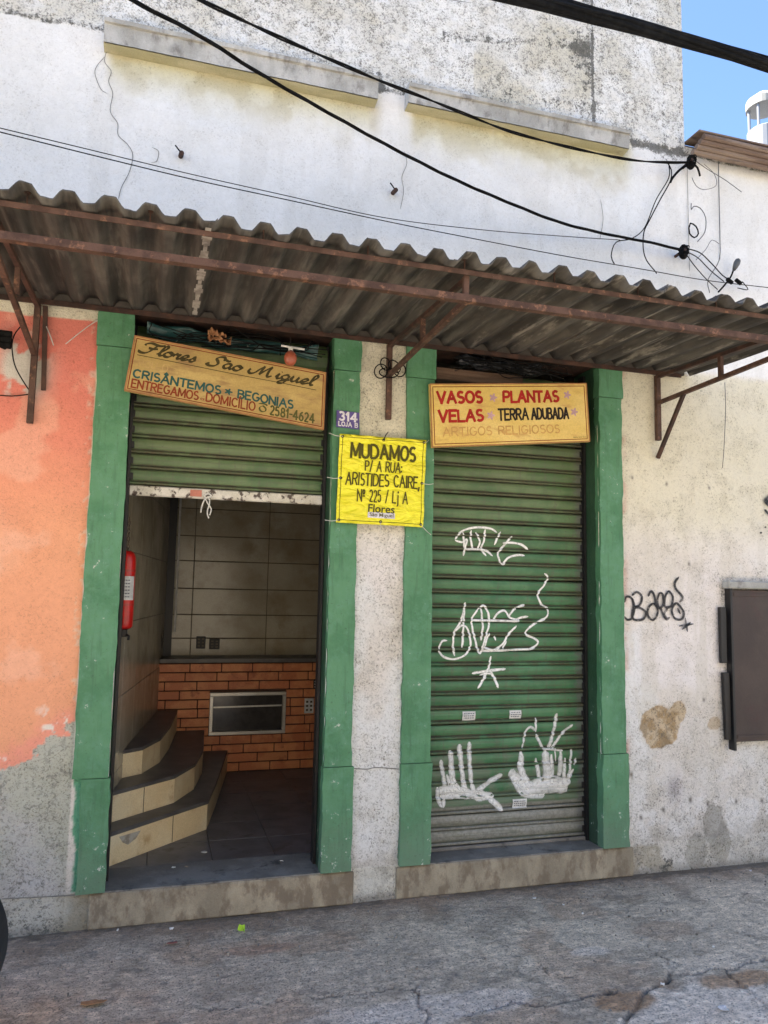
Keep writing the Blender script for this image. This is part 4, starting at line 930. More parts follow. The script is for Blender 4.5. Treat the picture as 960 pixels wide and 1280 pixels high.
GL = {'A': (.95, [[(0, 0), (.5, 1), (1, 0)], [(.2, .36), (.8, .36)]]), 'B': (.8, [[(0, 0), (0, 1)], [(0, 1), (.55, 1)]+_arc(.55, .77, .36, .23, 90, -90, 6)+[(0, .54)], [(.55, .54)]+_arc(.55, .27, .45, .27, 90, -90, 6)+[(0, 0)]]),
 'C': (.85, [_arc(.55, .5, .55, .5, 42, 318, 14)]), 'D': (.9, [[(0, 0), (0, 1), (.35, 1)]+_arc(.35, .5, .65, .5, 90, -90, 10)+[(0, 0)]]), 'E': (.7, [[(1, 1), (0, 1), (0, 0), (1, 0)], [(0, .52), (.85, .52)]]),
 'F': (.7, [[(1, 1), (0, 1), (0, 0)], [(0, .52), (.85, .52)]]), 'G': (.9, [_arc(.52, .5, .52, .5, 45, 350, 14)+[(1, .45), (.6, .45)]]), 'I': (.12, [[(.5, 0), (.5, 1)]]), 'J': (.55, [[(.8, 1), (.8, .25)]+_arc(.4, .25, .4, .25, 0, -170, 6)]),
 'L': (.65, [[(0, 1), (0, 0), (1, 0)]]), 'M': (1.1, [[(0, 0), (0.04, 1), (.5, .15), (.96, 1), (1, 0)]]), 'N': (.85, [[(0, 0), (0, 1), (1, 0), (1, 1)]]), 'O': (.95, [_O]), 'P': (.75, [[(0, 0), (0, 1), (.55, 1)]+_arc(.55, .73, .45, .27, 90, -90, 6)+[(0, .46)]]),
 'R': (.8, [[(0, 0), (0, 1), (.55, 1)]+_arc(.55, .75, .42, .25, 90, -90, 6)+[(0, .5)], [(.45, .5), (1, 0)]]), 'S': (.7, [_arc(.5, .75, .46, .25, 40, 250, 9)+_arc(.5, .26, .5, .26, 80, -140, 9)]), 'T': (.8, [[(0, 1), (1, 1)], [(.5, 1), (.5, 0)]]),
 'U': (.85, [[(0, 1), (0, .35)]+_arc(.5, .35, .5, .35, 180, 360, 8)+[(1, 1)]]), 'V': (.9, [[(0, 1), (.5, 0), (1, 1)]]), '0': (.65, [_O]), '1': (.3, [[(0, .75), (.7, 1), (.7, 0)]]), '2': (.6, [_arc(.48, .72, .46, .28, 160, -35, 8)+[(0, 0), (1, 0)]]), '3': (.6, [_arc(.45, .76, .45, .24, 150, -80, 8), _arc(.45, .27, .52, .27, 85, -150, 8)]),
 '4': (.7, [[(.72, 0), (.72, 1), (0, .28), (1, .28)]]), '5': (.6, [[(.9, 1), (.15, 1), (.08, .55)]+_arc(.45, .32, .5, .32, 110, -150, 8)]), '6': (.65, [[(.8, .98), (.35, .8), (.05, .35)]+_arc(.5, .3, .46, .3, 180, 540, 14)]), '8': (.65, [_arc(.5, .75, .38, .25, 90, 450, 14), _arc(.5, .26, .48, .26, 90, 450, 14)]),
 '-': (.35, [[(0, .45), (1, .45)]]), '/': (.4, [[(0, -.05), (1, 1.05)]]), ':': (.1, [[(.5, .12), (.5, .2)], [(.5, .58), (.5, .66)]]), ',': (.12, [[(.8, .08), (.1, -.2)]]), '.': (.1, [[(.5, .0), (.5, .06)]]), 'j': (.3, [[(.8, .68), (.8, -.05)]+_arc(.35, -.05, .45, .2, 0, -120, 5), [(.8, .9), (.8, .98)]]),
 'º': (.35, [_arc(.5, .78, .5, .2, 0, 360, 10), [(.05, .42), (.95, .42)]]), 'a': (.5, [_arc(.45, .3, .42, .28, 0, 360, 12), [(.9, .6), (.9, 0)]]), 'e': (.5, [[(.05, .32), (.9, .32)]+_arc(.48, .3, .42, .28, 5, 320, 10)])}
GL['Â'] = (.95, GL['A'][1]+[[(.3, 1.14), (.5, 1.32), (.7, 1.14)]]); GL['Í'] = (.12, GL['I'][1]+[[(.3, 1.12), (1.6, 1.34)]])
def letters(B, s, u0, v0, u1, v1, mat, parent, w=.16, lift=.0012, wob=.02, gap=.28):
    asp = 1.0; tot = sum((GL[ch][0] if ch != ' ' else .5) for ch in s)+gap*(len(s)-1); k = (u1-u0)/tot
    W_ = (B.c[1]-B.c[0]).length; H_ = (B.c[3]-B.c[0]).length; hh = (v1-v0)*H_; wd = w*hh; x = 0; rn = random.Random(sum(map(ord, s)))
    mb = MB(); q = 0
    for ch in s:
        if ch == ' ': x += .5+gap; continue
        gw_, sts = GL[ch]; jx, jy, sl_ = rn.uniform(-wob, wob), rn.uniform(-wob, wob), rn.uniform(-wob, wob)
        for st_ in sts:
            P_ = [B.p(u0+(x+gw_*p+jx+sl_*(q_-.5))*k, v1-(q_+jy)*(v1-v0), 0) for p, q_ in st_]
            for a, c_ in zip(P_[:-1], P_[1:]):
                d = Vector((c_.x-a.x, 0, c_.z-a.z)); L = d.length
                if L < 1e-6: continue
                d /= L; nn = Vector((-d.z, 0, d.x))*wd/2*rn.uniform(.92, 1.08); e = d*wd*(.42 if len(st_) < 6 else .12); yv = Vector((0, -lift-q*.000004, 0)); q += 1
                mb.quad(a-e-nn+yv, c_+e-nn+yv, c_+e+nn+yv, a-e+nn+yv)
        x += gw_+gap
    return mb.build('lettering', mat, parent)
def flower(B, u, v, ru, rv, mat, parent, lift=.0012):
    pts = []
    for k in range(40):
        t_ = 2*math.pi*k/40; r_ = .72+.28*math.cos(5*t_); pts.append(B.p(u+ru*r_*math.cos(t_), v+rv*r_*math.sin(t_), lift))
    return MB().quad(*pts).build('flower_print', mat, parent)
PM = {k: flat('sign_'+k, c_, .7, spec=.2) for k, c_ in dict(red=(.42, .025, .02), maroon=(.27, .05, .02), black=(.03, .022, .018), teal=(.035, .11, .10), script=(.07, .055, .02), lilac=(.60, .38, .42), faded=(.64, .38, .13), faint=(.55, .38, .16), border=(.22, .03, .015), wood=(.45, .22, .09), white=(.75, .73, .78), purple=(.13, .10, .30), banner_ink=(.10, .09, .015), olive=(.10, .10, .03)).items()}
MAT['sign_ochre'] = weathered('sign_ochre', (.45, .31, .095), (.56, .40, .14), .6, 4, dirt=(.30, .18, .07), dscale=11, dthr=(.48, .7), bstr=.08, stretch=(.5, 1, 1.5))
MAT['sign_yellow'] = weathered('sign_yellow', (.70, .49, .12), (.78, .58, .19), .55, 4, dirt=(.52, .30, .09), dscale=12, dthr=(.52, .72), bstr=.08, stretch=(.5, 1, 1.5))

B1 = Board((-.156, 2.857), (.828, 2.766), (.824, 2.452), (-.191, 2.571), 3.93)
g1 = empty('shop_sign', (.32, 3.93, 2.66), 'faded ochre signboard with Flores São Miguel script, tilted over the half-open door', 'sign')
board_mesh(B1, .02, g1, 'sign_ochre'); edge_strips(B1, .007, .003, g1, PM['wood']); edge_strips(B1, .004, .0012, g1, PM['border'], 'border_line', .012, .001)
SC = {'F': (1.25, [[(-.05, 1.35), (.0, 1.7), (.35, 1.95), (.8, 1.8), (1.15, 1.75), (1.5, 1.95)], [(.95, 1.8), (.75, 1.0), (.55, .3), (.25, -.05), (-.15, .05), (-.2, .35)], [(.35, 1.0), (.75, .95), (1.1, 1.1)]]),
 'l': (.5, [[(0, .15), (.3, .8), (.55, 1.6), (.45, 1.95), (.28, 1.6), (.2, .5), (.3, .03), (.5, .15)]]),
 'o': (.8, [[(.5, .98), (.2, .8), (.08, .4), (.22, .05), (.5, .05), (.68, .45), (.6, .85), (.42, .95), (.6, .72), (.85, .75)]]),
 'r': (.65, [[(0, .3), (.2, .95), (.3, .75), (.52, .85), (.42, .4), (.45, .05), (.68, .18)]]),
 'e': (.65, [[(0, .25), (.35, .42), (.55, .75), (.42, .98), (.18, .75), (.1, .35), (.25, .03), (.45, .08), (.68, .3)]]),
 's': (.65, [[(0, .15), (.3, .6), (.42, 1.0), (.48, .6), (.55, .3), (.4, .02), (.12, .08)], ]),
 'S': (1.2, [[(1.1, 1.6), (.95, 1.95), (.6, 1.85), (.42, 1.45), (.6, 1.05), (.72, .6), (.55, .12), (.15, .0), (-.15, .25), (.05, .5)]]),
 'a': (.85, [[(.62, .85), (.4, .98), (.12, .65), (.12, .2), (.32, .03), (.55, .35), (.68, .92), (.62, .4), (.68, .05), (.88, .2)]]),
 'M': (1.9, [[(-.25, .9), (-.3, .4), (-.1, .05), (.2, .3), (.45, 1.1), (.7, 1.75)], [(.7, 1.8), (.65, 1.0), (.62, .1)], [(.62, .1), (.9, 1.0), (1.25, 1.8), (1.2, 1.0), (1.25, .15), (1.4, .02), (1.6, .3)]]),
 'i': (.4, [[(0, .25), (.18, .95), (.15, .4), (.2, .05), (.42, .2)], [(.28, 1.3), (.32, 1.4)]]),
 'g': (.8, [[(.6, .88), (.38, .98), (.12, .65), (.14, .25), (.35, .08), (.58, .4), (.65, .92), (.55, .0), (.38, -.6), (.05, -.65), (.1, -.3), (.8, .2)]]),
 'u': (.85, [[(0, .3), (.15, .95), (.12, .35), (.25, .03), (.48, .3), (.62, .95), (.58, .4), (.65, .05), (.88, .2)]]), ' ': (.9, [])}
def script(s, u0, u1, vb, xh):
    wtot = sum(SC[ch][0] for ch in s if ch in SC); k = (u1-u0)/wtot; x = 0; out = []
    for ch in s:
        if ch == '~':
            out.append([(u0+(x-.75)*k+p*k, vb-xh*(1.35+q_*.2)) for p, q_ in ((0, 0), (.2, .8), (.45, .2), (.65, .9))]); continue
        wd, sts = SC[ch]
        for st_ in sts: out.append([(u0+(x+p+q_*.22)*k, vb-q_*xh) for p, q_ in st_])
        x += wd
    return out
for wd_ in (script('Flores', .045, .31, .275, .098), script('Sa~o', .375, .545, .275, .098), script('Miguel', .60, .93, .275, .098)): stroke_obj(B1, wd_, .0145, PM['script'], g1)
stroke_obj(B1, [[(.03, .335), (.25, .335), (.5, .34), (.75, .335), (.95, .34)]], .004, PM['script'], g1, 'rule_line')
letters(B1, 'ROU O', .045, .41, .185, .53, PM['faint'], g1, 0.14, .0012)
letters(B1, 'CRISÂNTEMOS', .03, .60, .455, .735, PM['teal'], g1, 0.24, .0012); flower(B1, .495, .665, .022, .06, PM['teal'], g1)
letters(B1, 'BEGONIAS', .545, .60, .83, .735, PM['teal'], g1, 0.24, .0012)
letters(B1, 'ENTREGAMOS', .03, .775, .35, .915, PM['maroon'], g1, 0.19, .0012); letters(B1, 'a', .362, .85, .382, .90, PM['maroon'], g1, 0.2, .0012)
letters(B1, 'DOMICÍLIO', .39, .76, .635, .905, PM['maroon'], g1, 0.18, .0012)
stroke_obj(B1, [[(.652, .775), (.662, .76), (.675, .757), (.688, .76), (.698, .775)], [(.675, .79), (.660, .83), (.662, .875), (.675, .895), (.689, .875), (.690, .83), (.675, .79)]], .008, PM['olive'], g1, 'phone_print')
letters(B1, '2581-4624', .715, .765, .945, .915, PM['olive'], g1, 0.2, .0012)

B2 = Board((1.418, 2.762), (2.411, 2.863), (2.432, 2.510), (1.437, 2.402), 3.93)
g2 = empty('shop_sign', (1.92, 3.93, 2.63), 'yellow signboard reading VASOS PLANTAS VELAS TERRA ADUBADA above the closed shutter', 'sign')
board_mesh(B2, .02, g2, 'sign_yellow'); edge_strips(B2, .006, .003, g2, PM['wood']); edge_strips(B2, .004, .0012, g2, PM['border'], 'border_line', .016, .001)
letters(B2, 'VASOS', .045, .135, .315, .305, PM['red'], g2, 0.27, .0012); letters(B2, 'PLANTAS', .45, .135, .805, .305, PM['red'], g2, 0.26, .0012)
letters(B2, 'VELAS', .05, .43, .315, .60, PM['red'], g2, 0.26, .0012); letters(B2, 'TERRA', .415, .42, .60, .595, PM['black'], g2, 0.19, .0012); letters(B2, 'ADUBADA', .625, .42, .865, .595, PM['black'], g2, 0.19, .0012)
letters(B2, 'ARTIGOS RELIGIOSOS', .07, .70, .80, .83, PM['faded'], g2, 0.16, .0012)
text_obj(B2, 'letreiros', .89, .905, .975, .925, PM['black'], g2, .0)
for u_, v_ in ((.385, .23), (.865, .20), (.365, .52), (.905, .49)): flower(B2, u_, v_, .026, .075, PM['lilac'], g2)

def bow(u, v):
    return .0030*math.sin(u*9+v*14)+.0018*math.sin(u*21-v*9+1)+.0016*math.sin(u*4-v*26)+.004*math.sin(math.pi*u)*math.sin(math.pi*v)
B3 = Board((.913, 2.440), (1.405, 2.442), (1.394, 1.957), (.904, 1.962), 3.935, bow)
m, t, bs = base_mat('yellow_vinyl', .4, 0, .4)
P = nd(t, 'ShaderNodeNewGeometry').outputs['Position']; wv = noise(t, vecscale(t, P, (1, 1, 2.2)), 8, 3, .5, 1.2)
t.links.new(mix(t, mapr(t, wv, .4, .65), (.86, .80, .035), (.80, .72, .03)), bs.inputs['Base Color']); bump(t, bs, wv, .75, .05); MAT['vinyl'] = m
g3 = empty('banner', (1.15, 3.93, 2.2), 'bright yellow vinyl banner reading MUDAMOS, tied across the pillar between the doors', 'banner')
board_mesh(B3, .001, g3, 'vinyl', 'sheet')
def bpieces(u0, v0, u1, v1, n_):
    mb = MB()
    for k in range(n_):
        a0, a1 = k/n_, (k+1)/n_
        if abs(u1-u0) > abs(v1-v0): mb.quad(B3.p(u0+(u1-u0)*a0, v0, .0015), B3.p(u0+(u1-u0)*a1, v0, .0015), B3.p(u0+(u1-u0)*a1, v1, .0015), B3.p(u0+(u1-u0)*a0, v1, .0015))
        else: mb.quad(B3.p(u0, v0+(v1-v0)*a0, .0015), B3.p(u1, v0+(v1-v0)*a0, .0015), B3.p(u1, v0+(v1-v0)*a1, .0015), B3.p(u0, v0+(v1-v0)*a1, .0015))
    return mb
for a in ((.03, .030, .97, .036), (.03, .965, .97, .971), (.030, .03, .036, .97), (.962, .03, .968, .97)): bpieces(*a, 24).build('border_line', PM['banner_ink'], g3)
INK = PM['banner_ink']
letters(B3, 'MUDAMOS', .135, .10, .875, .255, INK, g3, 0.19, .004); letters(B3, 'P/ A RUA:', .30, .29, .72, .40, INK, g3, 0.14, .0055)
letters(B3, 'ARISTIDES CAIRE,', .09, .435, .93, .565, INK, g3, 0.13, .004); letters(B3, 'Nº 225 / Lj A', .225, .615, .80, .745, INK, g3, 0.11, .004)
text_obj(B3, 'Flores', .35, .775, .655, .865, PM['olive'], g3, .02, .004)
pm = MB(); 
for k in range(6): pm.quad(B3.p(.35+.052*k, .862, .0036), B3.p(.35+.052*(k+1), .862, .0036), B3.p(.35+.052*(k+1), .925, .0036), B3.p(.35+.052*k, .925, .0036))
pm.build('name_box', PM['white'], g3); text_obj(B3, 'São Miguel', .37, .868, .645, .922, INK, g3, .01, .005)
for u_, v_ in ((.03, .03), (.97, .03), (.5, .035), (.03, .5), (.965, .5), (.03, .97), (.97, .97), (.5, .965)):
    c_ = B3.p(u_, v_, .003); ring = [c_+Vector((.006*math.cos(2*math.pi*k/10), 0, .006*math.sin(2*math.pi*k/10))) for k in range(11)]
    MB().tube(ring, .0022, 5).build('eyelet', 'black', g3)
for (a, c_) in (((.03, .03), (.86, 2.445)), ((.03, .5), (.855, 2.205)), ((.03, .97), (.85, 1.975)), ((.97, .03), (1.43, 2.45)), ((.965, .5), (1.46, 2.205)), ((.97, .97), (1.45, 1.92)), ((.5, .965), (1.16, 1.91))):
    p = B3.p(*a, .004); e = Vector((c_[0], 3.962, c_[1])); MB().tube(spline([p, (p+e)/2+Vector((0, -.004, -.006)), e], n=4), .0018, 5).build('tie_cord', 'white_cord', g3)
p = B3.p(.5, .035, .004); MB().tube([p, p+Vector((.012, .0, .03)), p+Vector((.03, .02, .05))], .003, 5).build('tie_cord', 'black', g3)

B4 = Board((.899, 2.574), (1.026, 2.570), (1.026, 2.478), (.899, 2.482), 3.962)
g4 = empty('number_plate', (.96, 3.96, 2.52), 'small purple and white plate reading 314 LOJA B on the green pilaster', 'sign')
board_mesh(B4, .004, g4, PM['purple'], 'plate'); letters(B4, '314', .12, .08, .88, .56, PM['white'], g4, 0.24, .001); letters(B4, 'LOJA B', .10, .66, .93, .90, PM['white'], g4, 0.24, .001)

# ================================================================== SMALL THINGS BY THE DOORS
ex = empty('fire_extinguisher', (-.150, 4.46, 1.38), 'red fire extinguisher with a white label hanging on the wall inside the open door', 'fire extinguisher')
cx, cy = -.150, 4.46
def lathe(prof_, n=20, cx=cx, cy=cy):
    return MB().tube([(cx, cy, z) for r_, z in prof_], [r_ for r_, z in prof_], n)
lathe([(.02, 1.372), (.040, 1.378), (.046, 1.39), (.047, 1.42), (.047, 1.74), (.044, 1.77), (.034, 1.79), (.018, 1.80)]).build('cylinder_body', 'red', ex, smooth=True)
lb = MB()
for k in range(8):
    a0, a1 = R(-150+k*15), R(-135+k*15); r_ = .0485
    lb.quad((cx+r_*math.cos(a0), cy+r_*math.sin(a0), 1.53), (cx+r_*math.cos(a1), cy+r_*math.sin(a1), 1.53), (cx+r_*math.cos(a1), cy+r_*math.sin(a1), 1.66), (cx+r_*math.cos(a0), cy+r_*math.sin(a0), 1.66))
lb.build('paper_label', 'label_white', ex)
lp = MB()
for k in range(6):
    z = 1.545+k*.018; a0, a1 = R(-140), R(-60); r_ = .0492
    for q_ in range(5):
        b0, b1 = a0+(a1-a0)*q_/5, a0+(a1-a0)*(q_+.8)/5
        lp.quad((cx+r_*math.cos(b0), cy+r_*math.sin(b0), z), (cx+r_*math.cos(b1), cy+r_*math.sin(b1), z), (cx+r_*math.cos(b1), cy+r_*math.sin(b1), z+.006), (cx+r_*math.cos(b0), cy+r_*math.sin(b0), z+.006))
lp.build('label_print', 'sticker_print', ex)
for z in (1.50, 1.685): 
    MB().tube([(cx, cy, z), (cx, cy, z+.012)], .0485, 20).build('band', flat('dull_band', (.5, .04, .03), .4), ex)
MB().box(cx-.016, cx+.02, cy-.02, cy+.016, 1.33, 1.372).build('valve', 'black', ex, bevel=.003)
MB().tube([(cx+.01, cy-.01, 1.345), (cx+.03, cy-.03, 1.335), (cx+.028, cy-.035, 1.315)], .007, 6).build('nozzle', 'black', ex)
ch = MB(); 
for k in range(9):
    z = 1.80+k*.022; ring = [(cx+.007*math.cos(2*math.pi*q_/8)*(k % 2), cy+.007*math.cos(2*math.pi*q_/8)*((k+1) % 2), z+.013*math.sin(2*math.pi*q_/8)) for q_ in range(9)]
    ch.tube(ring, .0022, 5)
ch.build('chain', 'rust_dark', ex)

def plate(name, px, py, w_, h_, y, mat, label, cat, extra=None):
    p = wp(px, py, y); o = empty(name, p, label, cat)
    MB().box(p.x-w_/2, p.x+w_/2, y-.012, y, p.z-h_/2, p.z+h_/2).build('plate', mat, o, bevel=.003)
    q = MB()
    for a in (-.22, .22):
        for c_ in (-.27, 0, .27): q.box(p.x+a*w_-w_*.12, p.x+a*w_+w_*.12, y-.0145, y-.0118, p.z+c_*h_-h_*.07, p.z+c_*h_+h_*.07)
    q.build('button', extra or 'grout', o); return o
plate('wall_socket', 386, 882, .075, .12, YB-.014, 'label_white', 'white switch plate on the orange brick counter beside the steel-framed glass', 'socket')
plate('wall_socket', 396, 855, .06, .08, YB-.014, 'black', 'small dark switch box near the top right of the brick counter', 'socket', 'label_white')
plate('wall_socket', 251, 803, .075, .10, 6.59, 'black', 'dark square socket on the cream tiles above the counter, left one', 'socket', 'grout')
o = plate('wall_socket', 268, 805, .085, .085, 6.59, 'black', 'rounder dark socket on the cream tiles above the counter, right one', 'socket', 'grout')

# cord tied to the shutter bar
kc = empty('knotted_cord', wp(258, 628, 4.12), 'white knotted cord hanging from the bottom bar of the raised shutter', 'cord')
def cp(pts, y=4.12): return spline([np.array(wp(*p, y)) for p in pts], n=5)
MB().tube(cp([(262, 621), (256, 624), (252, 634), (251, 641)]), .004, 6).build('strand', 'white_cord', kc)
MB().tube(cp([(260, 620), (262, 628), (259, 640), (261, 648)]), .004, 6).build('strand', 'white_cord', kc)
MB().tube(cp([(256, 622), (260, 630), (264, 636), (262, 644)]), .0035, 6).build('strand', 'white_cord', kc)
MB().tube(cp([(254, 619), (258, 622), (264, 620), (260, 617), (255, 620)]), .005, 6).build('knot', 'white_cord', kc)

# lamp-like reddish bulb over the left sign
p = wp(363, 448, 3.90); lm = empty('hanging_lamp', p, 'small reddish brown bulb hanging under the awning above the ochre sign', 'lamp')
MB().tube([(p.x, p.y, p.z+d) for d in (-.040, -.034, -.02, 0, .02, .034, .042)], [.006, .020, .030, .034, .030, .018, .010], 16).build('bulb', flat('reddish_glass', (.42, .11, .06), .35), lm, smooth=True)
MB().tube([(p.x, p.y, p.z+.042), (p.x, p.y, p.z+.060)], .013, 12).build('lamp_holder', 'label_white', lm)
MB().tube([(p.x-.05, p.y, p.z+.064), (p.x+.075, p.y+.01, p.z+.060)], .006, 8).build('arm', 'label_white', lm)
MB().tube([(p.x, p.y, p.z+.06), (p.x, p.y+.02, p.z+.12)], .003, 5).build('flex', 'black', lm)

# stuff jammed above the doors
def crumple(name, p0, p1, y, mat, label, cat, seed, h=.07):
    n_, m_ = 26, 7; V = []
    for j_ in range(m_):
        for i_ in range(n_):
            u_ = i_/(n_-1); v_ = j_/(m_-1); 
            x = p0[0]+(p1[0]-p0[0])*u_; z = p0[1]+(p1[1]-p0[1])*u_-h*v_+.03*(vnoise(np.array(u_*7.), np.array(v_*2.), seed)-.5)
            V.append((x, y-.06*float(vnoise(np.array(u_*13.), np.array(v_*4.), seed+3)), float(z)))
    V = np.array(V); i, j_ = np.meshgrid(np.arange(n_-1), np.arange(m_-1)); a = (j_*n_+i).ravel()
    V2 = V.copy(); V2[:, 1] += .03; N = len(V); F = np.stack([a, a+n_, a+1+n_, a+1], -1)
    rim = []
    for q_ in range(n_-1): rim += [(q_, q_+1, q_+1+N, q_+N), ((m_-1)*n_+q_, (m_-1)*n_+q_+N, (m_-1)*n_+q_+1+N, (m_-1)*n_+q_+1)]
    o = np_mesh(name, np.concatenate([V, V2]), np.concatenate([F, F[:, ::-1]+N, np.array(rim)]), mat, None, False); return tag(o, label, cat)
MAT['teal_plastic'] = weathered('teal_plastic', (.012, .05, .05), (.03, .10, .10), .35, 14, dirt=(.35, .38, .36), dscale=22, dthr=(.63, .68), bstr=.5)
crumple('plastic_sheet', (-.10, 2.965), (.80, 2.93), 4.06, 'teal_plastic', 'crumpled dark teal plastic stuffed under the awning above the left sign', 'plastic', 5)
crumple('plastic_sheet', (1.62, 2.965), (2.15, 2.96), 4.03, weathered('black_plastic_film', (.012, .014, .02), (.03, .035, .045), .3, 14, dirt=(.3, .31, .33), dscale=26, dthr=(.62, .68), bstr=.5), 'crumpled black plastic stuffed under the awning above the right sign', 'plastic', 9, .05)
p = wp(272, 420, 3.96)
crumple('dry_leaf', (p.x-.05, p.z+.035), (p.x+.07, p.z), 3.99, weathered('dry_leaf', (.28, .12, .05), (.5, .26, .12), .8, 20, bstr=.3), 'curled orange brown scrap caught over the left sign', 'debris', 14, .05)
o = MB().box(1.50, 2.05, 4.04, 4.13, 2.83, 2.90).build('wooden_plank', weathered('old_wood', (.12, .07, .045), (.2, .13, .09), .85, 6, stretch=(.2, 1, 4), bstr=.4), None, bevel=.004)
tag(o, 'short weathered brown plank lying above the right sign', 'plank')
def wires(n_, x0, x1, z0, z1, y0, y1, seed, r_=.003, mat='rubber', name='cable_tangle', label='', grp=None):
    rnd = random.Random(seed); mb = MB()
    for k in range(n_):
        pts = [(rnd.uniform(x0, x1), rnd.uniform(y0, y1), rnd.uniform(z0, z1)) for _ in range(4)]; pts.sort()
        mb.tube(spline(pts, n=6), r_, 5)
    return tag(mb.build(name, mat), label, 'cable')
wires(16, 1.55, 2.35, 2.86, 2.965, 3.92, 4.0, 3, label='tangle of thin black cables above the yellow VASOS sign')
wires(9, -.12, .85, 2.86, 2.965, 3.95, 4.03, 4, label='loose black cables running above the tilted ochre sign')

# wire coils on the middle bracket
co = empty('wire_coil', wp(484, 462, 3.93), 'coil of black wire hung on the bracket between the two doors', 'cable')
for (px, py, rx, ry, tilt) in ((476, 464, 8, 9, .3), (482, 455, 6, 8, -.4), (500, 463, 7, 8, .2), (493, 458, 9, 6, .8), (486, 466, 12, 6, .1)):
    ring = []
    for k in range(17):
        t_ = 2*math.pi*k/16; dx, dy = rx*math.cos(t_), ry*math.sin(t_); ring.append(wp(px+dx*math.cos(tilt)-dy*math.sin(tilt), py+dx*math.sin(tilt)+dy*math.cos(tilt), 3.93+.01*math.sin(t_*2)))
    MB().tube(ring, .0035, 6).build('loop', 'rubber', co)
# insulator at the far left under the awning
iu = empty('insulator', wp(6, 420, 3.93), 'black cable insulator on the salmon wall at the left edge under the awning', 'insulator')
for dz in (0, .028, .056):
    p = wp(4, 425, 3.93); MB().tube([(p.x-.04, p.y, p.z+dz-.02), (p.x+.035, p.y, p.z+dz-.025)], [.014, .017], 10).build('ridge', 'rubber', iu)
MB().tube([np.array(wp(*q_, 3.95)) for q_ in ((0, 433), (6, 436), (12, 432), (11, 425))], .005, 6).build('wire_end', 'rubber', iu)
def cable(name, pts, r_, label, mat='rubber', strands=1, tw=.006, grp=None, step=.03, cat='cable', lay_=14):
    c_ = np.array(spline([np.array(p) for p in pts], step=step)); mb = MB()
    for s_ in range(strands):
        ph = 2*math.pi*s_/strands; k = np.arange(len(c_))*step*lay_
        off = np.stack([np.zeros(len(c_)), np.cos(k+ph)*tw, np.sin(k+ph)*tw], -1) if strands > 1 else 0
        mb.tube((c_+off).tolist(), r_, 6)
    return tag(mb.build(name, mat, smooth=True), label, cat, grp)
cable('wire', [wp(*q_, 3.975) for q_ in ((30, 404), (20, 415), (15, 430), (18, 455), (28, 475), (36, 487))], .003, 'thin black wire looping beside the left bracket strap', step=.02)
cable('wire', [wp(*q_, 3.975) for q_ in ((0, 494), (15, 495), (35, 493))], .003, 'short dark wire running to the foot of the left bracket strap', step=.02)
cable('string', [wp(*q_, 3.97) for q_ in ((137, 391), (110, 408), (82, 430))], .0022, 'pale string slanting over the top of the salmon wall', 'white_cord', cat='string')
cable('string', [wp(*q_, 3.97) for q_ in ((58, 408), (63, 420), (67, 432))], .0025, 'short pale string end on the top of the salmon wall', 'white_cord', cat='string')

# ================================================================== OVERHEAD CABLES
def run(pts): return [wp(px, py, y) for px, py, y in pts]
cable('overhead_cable', run([(120, -30, 2.5), (165, 0, 2.7), (250, 45, 2.95), (330, 95, 3.15), (432, 153, 3.4), (500, 190, 3.52), (570, 225, 3.64), (640, 255, 3.74), (700, 278, 3.82), (760, 293, 3.88), (812, 303, 3.91), (850, 312, 3.92)]), .0045, 'twisted black cable sagging across the white wall to the lower insulator', strands=3, tw=.0045, lay_=9)
cable('overhead_cable', run([(205, -22, 2.5), (250, 0, 2.6), (350, 47, 2.95), (440, 86, 3.2), (480, 103, 3.3), (530, 122, 3.42), (580, 142, 3.52), (640, 165, 3.64), (720, 186, 3.78), (790, 200, 3.88), (835, 203, 3.91), (862, 203, 3.92)]), .0045, 'twisted black cable running just in front of the ledges to the upper insulator', strands=2, tw=.0045, lay_=8)
cable('overhead_cable', run([(600, -18, 1.9), (680, 3, 2.1), (760, 24, 2.3), (840, 46, 2.5), (900, 63, 2.6), (960, 82, 2.7), (1050, 112, 2.9)]), .011, 'thick bundle of black cables crossing the upper right corner in front of the sky', strands=7, tw=.018, lay_=1.3)
cable('overhead_cable', run([(640, -12, 1.9), (760, 18, 2.25), (850, 40, 2.5), (905, 56, 2.6), (960, 71, 2.7), (1050, 98, 2.9)]), .0045, 'thin black cable just above the thick bundle at the upper right', step=.05)
cable('overhead_wire', run([(-40, 150, 3.4), (0, 160, 3.45), (120, 189, 3.6), (240, 218, 3.7), (360, 245, 3.8), (480, 272, 3.88), (600, 287, 3.93), (700, 295, 3.96), (775, 300, 3.965)]), .0022, 'upper of two thin parallel wires across the wall above the awning', step=.06, cat='wire')
cable('overhead_wire', run([(-40, 155, 3.4), (0, 165, 3.45), (120, 195, 3.6), (240, 224, 3.7), (360, 250, 3.8), (480, 276, 3.88), (560, 292, 3.91), (700, 319, 3.94), (800, 336, 3.95), (880, 350, 3.95), (965, 360, 3.95)]), .0026, 'lower of two thin parallel wires, reaching the right edge above the awning', step=.06, cat='wire')

